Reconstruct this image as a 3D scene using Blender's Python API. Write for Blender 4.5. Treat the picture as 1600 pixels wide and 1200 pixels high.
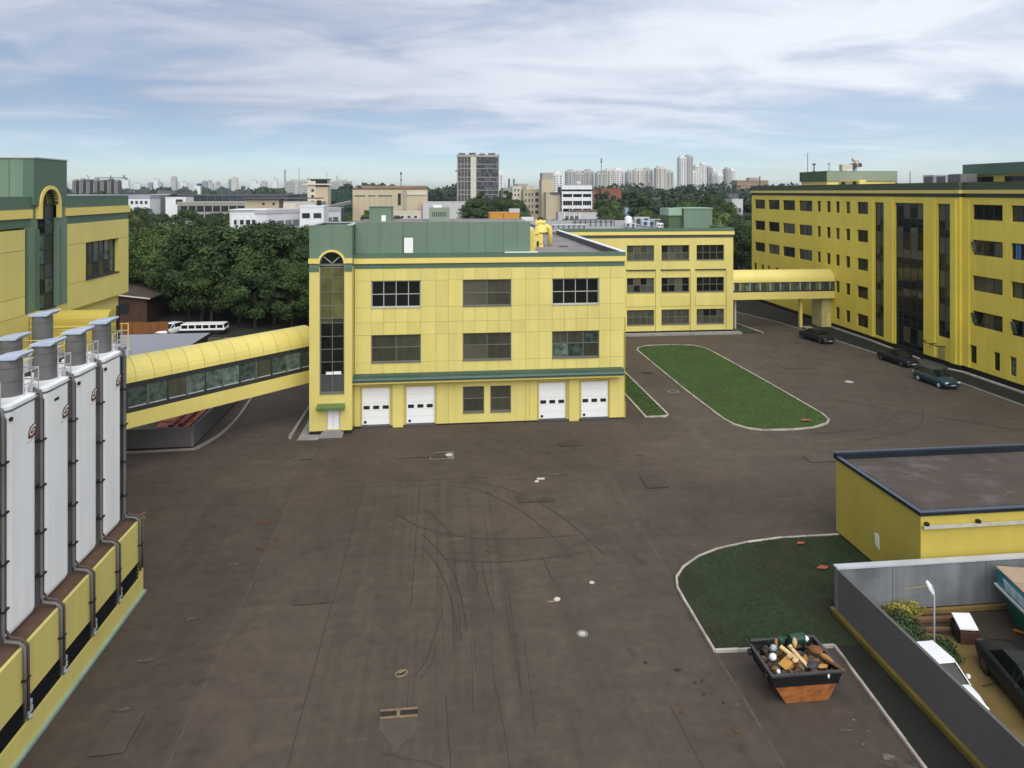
import bpy, bmesh, math, random
import numpy as np
from mathutils import Vector

for _o in list(bpy.data.objects):
    bpy.data.objects.remove(_o)
SC = bpy.context.scene
COL = SC.collection
R = math.radians

# ---------------------------------------------------------------- camera
cam_d = bpy.data.cameras.new('camera')
cam_d.sensor_width = 36.0
cam_d.lens = 24.0
cam_d.shift_y = -0.1875
cam_d.clip_start = 0.1
cam_d.clip_end = 20000
cam = bpy.data.objects.new('camera', cam_d)
COL.objects.link(cam)
cam.location = (0, 0, 18)
cam.rotation_euler = (R(90), 0, R(-5.992))
SC.camera = cam

# ---------------------------------------------------------------- light
SUN_EL, SUN_AZ = 45.0, 172.0          # azimuth counted clockwise from +Y
SUN_STRENGTH, SKY_STRENGTH, EXPOSURE = 1.5, 0.05, 1.25
CLOUD_DARK, CLOUD_LIGHT = (2.8, 3.35, 4.5), (7.5, 7.9, 8.7)
sun_d = bpy.data.lights.new('sun', 'SUN')
sun_d.energy = SUN_STRENGTH
sun_d.angle = R(70)
sun_d.color = (1.0, 0.965, 0.9)
sun = bpy.data.objects.new('sun', sun_d)
COL.objects.link(sun)
_a = R(SUN_AZ)
_dir = Vector((math.sin(_a) * math.cos(R(SUN_EL)), math.cos(_a) * math.cos(R(SUN_EL)), math.sin(R(SUN_EL))))
sun.rotation_euler = _dir.to_track_quat('Z', 'Y').to_euler()

world = bpy.data.worlds.new('World')
SC.world = world
world.use_nodes = True
W_ = world.node_tree
for n in list(W_.nodes):
    W_.nodes.remove(n)
def wn(t, **k):
    n = W_.nodes.new(t)
    for a, b in k.items():
        setattr(n, a, b)
    return n
wl = W_.links.new
out = wn('ShaderNodeOutputWorld'); bg = wn('ShaderNodeBackground')
bg.inputs['Strength'].default_value = SKY_STRENGTH
wl(bg.outputs[0], out.inputs[0])
sky = wn('ShaderNodeTexSky', sky_type='NISHITA', sun_disc=False)
sky.sun_elevation = R(SUN_EL); sky.sun_rotation = R(SUN_AZ)
sky.altitude = 150; sky.air_density = 1.0; sky.dust_density = 0.15; sky.ozone_density = 4.0
tc = wn('ShaderNodeTexCoord')
sep = wn('ShaderNodeSeparateXYZ'); wl(tc.outputs['Generated'], sep.inputs[0])
def wm(op, a, b=None, clamp=False):
    n = wn('ShaderNodeMath', operation=op, use_clamp=clamp)
    for i, x in enumerate((a, b)):
        if x is None: continue
        if isinstance(x, (int, float)): n.inputs[i].default_value = x
        else: wl(x, n.inputs[i])
    return n.outputs[0]
zz = wm('ADD', wm('MAXIMUM', sep.outputs[2], 0.0), 0.11)
px = wm('DIVIDE', sep.outputs[0], zz); py = wm('DIVIDE', sep.outputs[1], zz)
comb = wn('ShaderNodeCombineXYZ'); wl(px, comb.inputs[0]); wl(py, comb.inputs[1])
def cloud_noise(scale, sx, sy, rot, detail, dist, off):
    mp = wn('ShaderNodeMapping')
    mp.inputs['Scale'].default_value = (sx, sy, 1); mp.inputs['Rotation'].default_value = (0, 0, R(rot))
    mp.inputs['Location'].default_value = off
    wl(comb.outputs[0], mp.inputs[0])
    nz = wn('ShaderNodeTexNoise'); nz.inputs['Scale'].default_value = scale
    nz.inputs['Detail'].default_value = detail; nz.inputs['Distortion'].default_value = dist
    nz.inputs['Roughness'].default_value = 0.55
    wl(mp.outputs[0], nz.inputs['Vector'])
    return nz.outputs[0]
n1 = cloud_noise(0.62, 0.5, 1.0, 16, 8, 0.5, (3.1, 1.7, 0))
n2 = cloud_noise(1.5, 0.75, 1.1, 22, 9, 0.6, (8.4, 0.3, 2.0))
n3 = cloud_noise(0.16, 1.0, 0.6, 0, 2, 0.0, (1.2, 5.0, 4.0))
def ramp(x, a, b):
    n = wn('ShaderNodeMapRange', interpolation_type='SMOOTHSTEP')
    n.inputs[1].default_value = a; n.inputs[2].default_value = b
    wl(x, n.inputs[0]); return n.outputs[0]
dens = wm('ADD', wm('MULTIPLY', n1, 0.62), wm('MULTIPLY', n2, 0.38))
cover = ramp(dens, 0.33, 0.58)
low = ramp(sep.outputs[2], -0.02, 0.13)
cover = wm('MULTIPLY', wm('ADD', wm('MULTIPLY', cover, 0.45), 0.55), low)
# the cloud deck is thinner and brighter towards the east (right of the view)
east = ramp(wm('ADD', sep.outputs[0], wm('MULTIPLY', wm('SUBTRACT', n3, 0.5), 0.7)), -0.30, 0.75)
lit = wm('ADD', wm('MULTIPLY', ramp(wm('ADD', wm('MULTIPLY', n2, 0.48), wm('MULTIPLY', n1, 0.52)), 0.39, 0.62), 0.55), wm('MULTIPLY', east, 0.52), clamp=True)
def wmix(f, a, b):
    n = wn('ShaderNodeMix', data_type='RGBA')
    for s, x in ((n.inputs[0], f), (n.inputs[6], a), (n.inputs[7], b)):
        if isinstance(x, tuple): s.default_value = (*x, 1)
        else: wl(x, s)
    return n.outputs[2]
ccol = wmix(lit, CLOUD_DARK, CLOUD_LIGHT)
tint = wn('ShaderNodeMix', data_type='RGBA', blend_type='MULTIPLY'); tint.inputs[0].default_value = 1.0
wl(sky.outputs[0], tint.inputs[6]); tint.inputs[7].default_value = (0.90, 0.96, 1.04, 1)
wl(wmix(cover, tint.outputs[2], ccol), bg.inputs['Color'])

vs = SC.view_settings
vs.view_transform = 'Standard'; vs.look = 'None'
vs.exposure = EXPOSURE; vs.gamma = 1.0; vs.use_curve_mapping = False
SC.render.film_transparent = False
SC.cycles.max_bounces = 5
SC.cycles.diffuse_bounces = 3
SC.cycles.glossy_bounces = 2
SC.cycles.transmission_bounces = 2
SC.cycles.volume_bounces = 0

# ---------------------------------------------------------------- materials
MATS = {}
def mat(name, col, rough=0.6, var=0.1, scale=0.6, stretch=(1, 1, 1), bump=0.0, bscale=20.0, spec=0.4,
        metal=0.0, rnd=0.0, col2=None, c2scale=0.3, c2lo=0.5, c2hi=0.7, streak=0.0):
    if name in MATS: return MATS[name]
    m = bpy.data.materials.new(name); m.use_nodes = True
    t = m.node_tree; nd = t.nodes; lk = t.links.new
    b = nd['Principled BSDF']
    b.inputs['Roughness'].default_value = rough
    b.inputs['Metallic'].default_value = metal
    b.inputs['Specular IOR Level'].default_value = spec
    geo = nd.new('ShaderNodeNewGeometry')
    def noise(sc, st, detail=5, off=0.0):
        mp = nd.new('ShaderNodeMapping'); mp.inputs['Scale'].default_value = st
        mp.inputs['Location'].default_value = (off, off * 1.7, off * 0.6)
        lk(geo.outputs['Position'], mp.inputs[0])
        z = nd.new('ShaderNodeTexNoise'); z.inputs['Scale'].default_value = sc; z.inputs['Detail'].default_value = detail
        lk(mp.outputs[0], z.inputs['Vector']); return z.outputs[0]
    def mr(x, a, b_, lo, hi):
        n = nd.new('ShaderNodeMapRange')
        n.inputs[1].default_value = a; n.inputs[2].default_value = b_; n.inputs[3].default_value = lo; n.inputs[4].default_value = hi
        lk(x, n.inputs[0]); return n.outputs[0]
    def mul(a, b_):
        n = nd.new('ShaderNodeMath'); n.operation = 'MULTIPLY'
        lk(a, n.inputs[0]); lk(b_, n.inputs[1]); return n.outputs[0]
    fac = mr(noise(scale, stretch), 0.25, 0.75, 1 - var, 1 + var)
    if streak:
        fac = mul(fac, mr(noise(2.2, (1, 1, 0.06), 4, 9.0), 0.3, 0.7, 1 - streak, 1 + streak * 0.4))
    if rnd:
        oi = nd.new('ShaderNodeObjectInfo')
        fac = mul(fac, mr(oi.outputs['Random'], 0, 1, 1 - rnd, 1 + rnd))
    src = None
    if col2:
        mx = nd.new('ShaderNodeMix'); mx.data_type = 'RGBA'
        mx.inputs[6].default_value = (*col, 1); mx.inputs[7].default_value = (*col2, 1)
        lk(mr(noise(c2scale, (1, 1, 1), 6, 3.3), c2lo, c2hi, 0, 1), mx.inputs[0]); src = mx.outputs[2]
    vm = nd.new('ShaderNodeVectorMath'); vm.operation = 'SCALE'
    if src: lk(src, vm.inputs[0])
    else: vm.inputs[0].default_value = col
    lk(fac, vm.inputs['Scale'])
    lk(vm.outputs[0], b.inputs['Base Color'])
    if bump:
        bn = nd.new('ShaderNodeBump'); bn.inputs['Strength'].default_value = bump; bn.inputs['Distance'].default_value = 0.05
        lk(noise(bscale, (1, 1, 1), 6, 5.0), bn.inputs['Height']); lk(bn.outputs[0], b.inputs['Normal'])
    MATS[name] = m
    return m

YEL = mat('yellow_cladding', (0.645, 0.555, 0.175), 0.5, 0.07, 0.35, rnd=0.05, streak=0.05)
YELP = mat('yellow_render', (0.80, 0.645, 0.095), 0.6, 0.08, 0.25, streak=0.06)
YELL = mat('yellow_trim', (0.72, 0.575, 0.16), 0.45, 0.05, 0.5)
YELD = mat('ochre_cladding', (0.48, 0.38, 0.07), 0.55, 0.07, 0.5, streak=0.06)
YELB = mat('yellow_curved_sheet', (0.71, 0.60, 0.18), 0.4, 0.07, 0.4, rnd=0.05, streak=0.03)
JOINT = mat('joint_backing', (0.30, 0.25, 0.075), 0.9, 0.1)
GRN = mat('green_cladding', (0.135, 0.205, 0.145), 0.5, 0.07, 0.3, rnd=0.05, streak=0.06)
GRND = mat('dark_green_band', (0.082, 0.142, 0.095), 0.5, 0.08, 0.4)
GRNS = mat('dark_green_metal', (0.03, 0.07, 0.055), 0.35, 0.1, 0.8)
GRNO = mat('olive_green_cladding', (0.06, 0.10, 0.045), 0.55, 0.1, 0.5)
GLS = mat('dark_glass', (0.009, 0.010, 0.010), 0.07, 0.3, 0.8, spec=0.35, rnd=0.4)
GLB = mat('glass_over_blind', (0.056, 0.056, 0.039), 0.14, 0.3, 1.1, stretch=(2, 2, 0.5), spec=0.45, rnd=0.3)
GLG = mat('green_glass', (0.075, 0.105, 0.088), 0.08, 0.75, 2.6, spec=0.6, rnd=0.5)  # mottled base colour stands in for uneven reflections in the panes
GLO = mat('olive_glass', (0.10, 0.10, 0.035), 0.1, 0.4, 1.2, spec=0.6, rnd=0.2)
SPN = mat('grey_spandrel', (0.075, 0.072, 0.05), 0.35, 0.2, 0.7, rnd=0.25)
FRM = mat('window_frame_grey', (0.14, 0.14, 0.115), 0.5, 0.1)
FRD = mat('window_frame_dark', (0.03, 0.032, 0.032), 0.5, 0.1)
FRL = mat('window_frame_light', (0.42, 0.42, 0.37), 0.5, 0.1)
WHT = mat('white_painted_metal', (0.80, 0.80, 0.80), 0.4, 0.04, 0.8)
WHS = mat('white_silo_paint', (0.86, 0.87, 0.88), 0.35, 0.04, 0.4, streak=0.06)
WHW = mat('white_wall', (0.70, 0.71, 0.72), 0.7, 0.08, 0.2)
LGR = mat('light_grey_metal', (0.45, 0.46, 0.48), 0.45, 0.1, 1.0)
GRY = mat('grey_metal', (0.135, 0.133, 0.135), 0.5, 0.15, 1.2, streak=0.12)
DGR = mat('dark_grey_metal', (0.06, 0.06, 0.065), 0.5, 0.15)
BLK = mat('black_paint', (0.012, 0.012, 0.013), 0.45, 0.2)
PLN = mat('black_plinth', (0.014, 0.013, 0.012), 0.8, 0.2)
LIDB = mat('blue_grey_lid', (0.42, 0.49, 0.62), 0.4, 0.1)
CONC = mat('concrete', (0.27, 0.265, 0.26), 0.85, 0.12, 0.8, bump=0.2, bscale=9, col2=(0.18, 0.175, 0.17), c2scale=0.7, c2lo=0.45, c2hi=0.75)
CONW = mat('grey_wall_concrete', (0.115, 0.107, 0.106), 0.85, 0.08, 0.5, bump=0.15, bscale=8, streak=0.06)
CONB = mat('blue_grey_panel', (0.17, 0.185, 0.195), 0.7, 0.12, 0.6, streak=0.22, col2=(0.11, 0.12, 0.125), c2scale=0.8, c2lo=0.45, c2hi=0.7)
KERB = mat('kerb_stone', (0.40, 0.36, 0.31), 0.85, 0.25, 1.6, bump=0.2, bscale=14, rnd=0.16, col2=(0.26, 0.22, 0.18), c2scale=1.1, c2lo=0.52, c2hi=0.72)
KERBG = mat('grey_kerb_stone', (0.26, 0.235, 0.21), 0.85, 0.2, 1.6)
RUST = mat('rusty_steel', (0.33, 0.115, 0.03), 0.75, 0.3, 3.0, bump=0.5, bscale=9, col2=(0.15, 0.06, 0.025), c2scale=2.6)
BRN = mat('brown_felt', (0.07, 0.054, 0.043), 0.9, 0.15, 0.6, bump=0.2, bscale=12, col2=(0.12, 0.1, 0.09), c2scale=0.9, c2lo=0.52, c2hi=0.75)
RFG = mat('grey_roof_felt', (0.24, 0.215, 0.21), 0.85, 0.08, 0.3, col2=(0.19, 0.17, 0.165), c2scale=0.35, c2lo=0.45, c2hi=0.65)
RFW = mat('grey_sheet_roof', (0.27, 0.27, 0.30), 0.6, 0.05, 0.2)
WOOD = mat('orange_brown_boards', (0.20, 0.075, 0.02), 0.8, 0.2, 1.0, rnd=0.12, streak=0.15)
WOODD = mat('dark_brown_wall', (0.06, 0.03, 0.018), 0.85, 0.2, 0.7)
TAN = mat('tan_boards', (0.22, 0.16, 0.07), 0.85, 0.2, 0.8)
NAVY = mat('navy_trim', (0.012, 0.017, 0.024), 0.55, 0.15, spec=0.2)
NAVL = mat('slate_blue_capping', (0.06, 0.08, 0.115), 0.35, 0.1)
ORG = mat('orange_red_paint', (0.36, 0.075, 0.03), 0.5, 0.2, 1.0)
DRED = mat('dark_red_paint', (0.16, 0.018, 0.015), 0.5, 0.2, 1.0)
SAND = mat('bare_ochre_dirt', (0.17, 0.115, 0.035), 0.95, 0.15, 0.5, bump=0.3, bscale=6, col2=(0.10, 0.07, 0.025), c2scale=0.5, c2lo=0.48, c2hi=0.7)
BEI = mat('beige_wall', (0.50, 0.42, 0.29), 0.8, 0.08, 0.1, streak=0.08)
BEIL = mat('pale_beige_wall', (0.58, 0.53, 0.43), 0.8, 0.06, 0.1, streak=0.08)
GBE = mat('grey_beige_wall', (0.34, 0.32, 0.275), 0.85, 0.1, 0.1, streak=0.1)
GBD = mat('dark_grey_wall', (0.10, 0.10, 0.11), 0.8, 0.15, 0.1)
BRK = mat('brick_red_wall', (0.22, 0.085, 0.05), 0.85, 0.15, 0.2)
GRW = mat('grey_white_wall', (0.5, 0.49, 0.49), 0.8, 0.08, 0.1, streak=0.08)
AMB = mat('amber_sheet', (0.55, 0.25, 0.03), 0.55, 0.08, 0.2)
DWIN = mat('far_window_glass', (0.03, 0.034, 0.04), 0.15, 0.3, 0.2, rnd=0.4)
TRK = mat('tree_bark', (0.06, 0.045, 0.032), 0.9, 0.2, 3.0)

# ---------------------------------------------------------------- mesh helpers
class MB:
    def __init__(s): s.v = []; s.f = []
    def _q(s, ids): s.f.append(tuple(ids))
    def box(s, x0, x1, y0, y1, z0, z1):
        x0, x1 = sorted((x0, x1)); y0, y1 = sorted((y0, y1)); z0, z1 = sorted((z0, z1))
        n = len(s.v)
        s.v += [(x0, y0, z0), (x1, y0, z0), (x1, y1, z0), (x0, y1, z0), (x0, y0, z1), (x1, y0, z1), (x1, y1, z1), (x0, y1, z1)]
        for q in ((0, 3, 2, 1), (4, 5, 6, 7), (0, 1, 5, 4), (1, 2, 6, 5), (2, 3, 7, 6), (3, 0, 4, 7)):
            s._q(n + i for i in q)
        return s
    def poly(s, pts):
        n = len(s.v); s.v += [tuple(p) for p in pts]; s._q(range(n, n + len(pts))); return s
    def ext(s, pts, vec):
        n = len(s.v); k = len(pts); vec = Vector(vec)
        s.v += [tuple(p) for p in pts] + [tuple(Vector(p) + vec) for p in pts]
        s._q(range(n + k - 1, n - 1, -1)); s._q(range(n + k, n + 2 * k))
        for i in range(k):
            j = (i + 1) % k
            s._q((n + i, n + j, n + k + j, n + k + i))
        return s
    def prism(s, pts, z0, z1): return s.ext([(p[0], p[1], z0) for p in pts], (0, 0, z1 - z0))
    def cyl(s, p0, p1, r0, r1=None, n=12, caps=True):
        r1 = r0 if r1 is None else r1
        p0, p1 = Vector(p0), Vector(p1); d = (p1 - p0).normalized()
        a = d.orthogonal().normalized(); b = d.cross(a); k = len(s.v)
        for p, r in ((p0, r0), (p1, r1)):
            for i in range(n):
                t = 2 * math.pi * i / n
                s.v.append(tuple(p + a * (r * math.cos(t)) + b * (r * math.sin(t))))
        for i in range(n):
            j = (i + 1) % n
            s._q((k + i, k + j, k + n + j, k + n + i))
        if caps:
            s._q(range(k + n - 1, k - 1, -1)); s._q(range(k + n, k + 2 * n))
        return s
    def tube(s, pts, r, n=8):
        P = [Vector(p) for p in pts]; k0 = len(s.v); ref = Vector((0.13, 0.31, 0.94))
        for i, p in enumerate(P):
            d = ((P[min(i + 1, len(P) - 1)] - P[max(i - 1, 0)])).normalized()
            a = (ref - d * ref.dot(d))
            a = a.normalized() if a.length > 1e-3 else d.orthogonal().normalized()
            b = d.cross(a)
            for j in range(n):
                t = 2 * math.pi * j / n
                s.v.append(tuple(p + a * (r * math.cos(t)) + b * (r * math.sin(t))))
        for i in range(len(P) - 1):
            for j in range(n):
                q = (j + 1) % n
                s._q((k0 + i * n + j, k0 + i * n + q, k0 + (i + 1) * n + q, k0 + (i + 1) * n + j))
        s._q(range(k0 + n - 1, k0 - 1, -1)); s._q(range(len(s.v) - n, len(s.v)))
        return s
    def loft(s, rings, caps=True):
        k0 = len(s.v); n = len(rings[0])
        for r in rings: s.v += [tuple(p) for p in r]
        for i in range(len(rings) - 1):
            for j in range(n):
                q = (j + 1) % n
                s._q((k0 + i * n + j, k0 + i * n + q, k0 + (i + 1) * n + q, k0 + (i + 1) * n + j))
        if caps:
            s._q(range(k0 + n - 1, k0 - 1, -1)); s._q(range(len(s.v) - n, len(s.v)))
        return s
    def ball(s, c, r, sx=1, sy=1, sz=1, jit=0.0, rng=None, n=8, m=5):
        rings = []
        for i in range(1, m):
            ph = math.pi * i / m - math.pi / 2
            rings.append([(c[0] + sx * r * math.cos(ph) * math.cos(2 * math.pi * j / n) * (1 + (rng.uniform(-jit, jit) if rng else 0)),
                           c[1] + sy * r * math.cos(ph) * math.sin(2 * math.pi * j / n) * (1 + (rng.uniform(-jit, jit) if rng else 0)),
                           c[2] + sz * r * math.sin(ph) * (1 + (rng.uniform(-jit, jit) if rng else 0))) for j in range(n)])
        return s.loft(rings)
    def mesh(s, name, m, org=(0, 0, 0), smooth=False, bevel=0.0, segs=2):
        me = bpy.data.meshes.new(name)
        me.from_pydata([(x - org[0], y - org[1], z - org[2]) for x, y, z in s.v], [], s.f)
        bm = bmesh.new(); bm.from_mesh(me)
        if bevel:
            bmesh.ops.bevel(bm, geom=[e for e in bm.edges if len(e.link_faces) == 2 and e.calc_face_angle(0) > 0.5], offset=bevel, segments=segs, affect='EDGES', profile=0.5)
        bmesh.ops.recalc_face_normals(bm, faces=bm.faces)
        bm.to_mesh(me); bm.free()
        me.materials.append(m)
        if smooth:
            me.polygons.foreach_set('use_smooth', [True] * len(me.polygons))
        return me

WL = {}          # world origin of every object's local frame (unrotated things)
def link(o, parent=None):
    COL.objects.link(o)
    if parent is not None: o.parent = parent
    return o
def thing(name, label, cat, loc=(0, 0, 0), rz=0.0, group=None, local=False):
    o = bpy.data.objects.new(name, None); link(o)
    o.location = loc; o.rotation_euler = (0, 0, rz); o.empty_display_size = 0.3
    o['label'] = label; o['category'] = cat
    if group: o['group'] = group
    WL[o.name] = Vector((0, 0, 0)) if (local or rz) else Vector(loc)
    return o
def tag(o, label, cat, group=None):
    o['label'] = label; o['category'] = cat
    if group: o['group'] = group
    return o
def P(name, mb, m, parent=None, smooth=False, bevel=0.0, segs=2, label=None, kind=None):
    """mesh whose coordinates are given in the world (or in the thing's own frame when that is local)"""
    org = WL[parent.name] if parent is not None else Vector((0, 0, 0))
    o = bpy.data.objects.new(name, mb.mesh(name, m, org, smooth, bevel, segs)); link(o, parent)
    WL[o.name] = org
    if label: o['label'] = label
    if kind: o['kind'] = kind
    return o
def PL(name, me, parent, loc, rot=None, label=None):
    """an object sharing mesh data, placed at loc"""
    o = bpy.data.objects.new(name, me); link(o, parent)
    org = WL[parent.name] if parent is not None else Vector((0, 0, 0))
    o.location = Vector(loc) - org
    if rot: o.rotation_euler = rot
    WL[o.name] = Vector(loc)
    if label: o['label'] = label
    return o
def struct(name, mb, m, parent=None, **k):
    o = P(name, mb, m, parent, **k)
    if parent is None: o['kind'] = 'structure'
    return o
def solo(name, mb, m, label, cat, group=None, loc=None, **k):
    """a thing that is one mesh, coordinates in the world"""
    base = Vector(loc) if loc is not None else Vector((0, 0, 0))
    o = bpy.data.objects.new(name, mb.mesh(name, m, base, k.get('smooth', False), k.get('bevel', 0.0))); link(o)
    o.location = base; WL[o.name] = base
    return tag(o, label, cat, group)

def ob(ori, pl, s0, s1, d0, d1, z0, z1, mb):
    """box on a wall: s runs along the wall, d outwards from its plane"""
    if ori == 'S': mb.box(s0, s1, pl - d0, pl - d1, z0, z1)
    elif ori == 'W': mb.box(pl - d0, pl - d1, s0, s1, z0, z1)
    elif ori == 'E': mb.box(pl + d0, pl + d1, s0, s1, z0, z1)
    return mb
def holes_wall(mb, ori, pl, s0, s1, z0, z1, holes, th=0.3):
    zs = sorted({z0, z1, *[min(max(h[i], z0), z1) for h in holes for i in (2, 3)]})
    for a, b in zip(zs, zs[1:]):
        if b - a < 1e-4: continue
        zc = (a + b) / 2
        cut = sorted((max(h[0], s0), min(h[1], s1)) for h in holes if h[2] < zc < h[3] and h[1] > s0 and h[0] < s1)
        x = s0
        for c0, c1 in cut:
            if c0 > x + 1e-4: ob(ori, pl, x, c0, -th, 0, a, b, mb)
            x = max(x, c1)
        if s1 > x + 1e-4: ob(ori, pl, x, s1, -th, 0, a, b, mb)
    return mb
WCACHE = {}
def window(parent, ori, pl, s0, s1, z0, z1, nx, nz, fm=None, pms=(None,), sill=True, zsplit=None, bar=0.05, deep=0.14, name='window', seed=0, border=0.07):
    """window part (frame with bars) with one pane object per light"""
    fm = fm or FRM
    w, h = round(s1 - s0, 3), round(z1 - z0, 3)
    key = (ori, w, h, nx, nz, fm.name, sill, tuple(zsplit) if zsplit else None, bar, deep, border)
    zs = [0] + (list(zsplit) if zsplit else [h * i / nz for i in range(1, nz)]) + [h]
    xs = [w * i / nx for i in range(nx + 1)]
    if key not in WCACHE:
        f = MB(); b = border
        def B(a0, a1, c0, c1, d0=-deep - 0.06, d1=-deep + 0.02): ob(ori, 0, a0, a1, d0, d1, c0, c1, f)
        B(0, b, 0, h); B(w - b, w, 0, h); B(b, w - b, 0, b); B(b, w - b, h - b, h)
        for x in xs[1:-1]: B(x - bar / 2, x + bar / 2, b, h - b, -deep - 0.05, -deep + 0.012)
        for z in zs[1:-1]: B(b, w - b, z - bar / 2, z + bar / 2, -deep - 0.055, -deep + 0.016)
        if sill: ob(ori, 0, 0, w, -deep + 0.02, 0.06, -0.05, 0.012, f)
        WCACHE[key] = f.mesh(name, fm)
    def loc(s, z): return (s, pl, z) if ori == 'S' else (pl, s, z)
    wo = PL(name, WCACHE[key], parent, loc(s0, z0))
    rng = random.Random(seed * 7919 + int(s0 * 100) + int(z0 * 1000))
    for i in range(nx):
        for j in range(len(zs) - 1):
            pm = pms[rng.randrange(len(pms))] if not callable(pms) else pms(i, j)
            pw, ph = round(xs[i + 1] - xs[i], 3), round(zs[j + 1] - zs[j], 3)
            k2 = (ori, pw, ph, pm.name, deep)
            if k2 not in WCACHE:
                WCACHE[k2] = ob(ori, 0, 0.004, pw - 0.004, -deep - 0.035, -deep - 0.015, 0.004, ph - 0.004, MB()).mesh('pane', pm)
            po = PL('pane', WCACHE[k2], wo, loc(s0 + xs[i], z0 + zs[j]))
            if pw < 2.2: po.rotation_euler = (rng.uniform(-.006, .006), rng.uniform(-.006, .006), rng.uniform(-.006, .006))
    return wo
def sheet(pts, z):
    return MB().poly([(p[0], p[1], z) for p in pts])
def arc(cx, cy, r, a0, a1, n):
    return [(cx + r * math.cos(R(a0 + (a1 - a0) * i / n)), cy + r * math.sin(R(a0 + (a1 - a0) * i / n))) for i in range(n + 1)]
def ribbon(pts, w, z0, z1, closed=False):
    """constant width strip following a ground path"""
    n = len(pts); L_, R_ = [], []
    for i in range(n):
        a = Vector(pts[(i - 1) % n] if (closed or i) else pts[0]); b = Vector(pts[(i + 1) % n] if (closed or i < n - 1) else pts[-1])
        d = (b - a).normalized(); nn = Vector((-d.y, d.x)); p = Vector(pts[i])
        L_.append(p + nn * w / 2); R_.append(p - nn * w / 2)
    mb = MB()
    for i in range(n if closed else n - 1):
        j = (i + 1) % n
        if z1 is None: mb.poly([(*L_[i], z0), (*R_[i], z0), (*R_[j], z0), (*L_[j], z0)])
        else:
            k = len(mb.v)
            for q in (L_[i], R_[i], R_[j], L_[j]): mb.v.append((q.x, q.y, z0))
            for q in (L_[i], R_[i], R_[j], L_[j]): mb.v.append((q.x, q.y, z1))
            for q in ((4, 5, 6, 7), (0, 4, 7, 3), (1, 2, 6, 5)): mb._q(k + t for t in q)
            if not closed and i == 0: mb._q(k + t for t in (0, 1, 5, 4))
            if not closed and i == n - 2: mb._q(k + t for t in (2, 3, 7, 6))
    return mb
def quad_cloud(name, C, N, size, m, rng, aspect=0.7):
    """many small leaf faces at C facing N"""
    n = len(C)
    rv = rng.normal(size=(n, 3)); U = np.cross(N, rv); U /= np.linalg.norm(U, axis=1)[:, None] + 1e-9
    V = np.cross(N, U); V /= np.linalg.norm(V, axis=1)[:, None] + 1e-9
    s = (size * rng.uniform(0.6, 1.3, n))[:, None]
    U = U * s * 0.5; V = V * s * 0.5 * aspect
    co = np.stack([C - U, C - V, C + U, C + V], axis=1).reshape(-1, 3).astype(np.float32)
    me = bpy.data.meshes.new(name)
    me.vertices.add(4 * n); me.loops.add(4 * n); me.polygons.add(n)
    me.vertices.foreach_set('co', co.ravel())
    me.loops.foreach_set('vertex_index', np.arange(4 * n, dtype=np.int32))
    me.polygons.foreach_set('loop_start', np.arange(0, 4 * n, 4, dtype=np.int32))
    me.update(calc_edges=True); me.materials.append(m)
    return me
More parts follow.
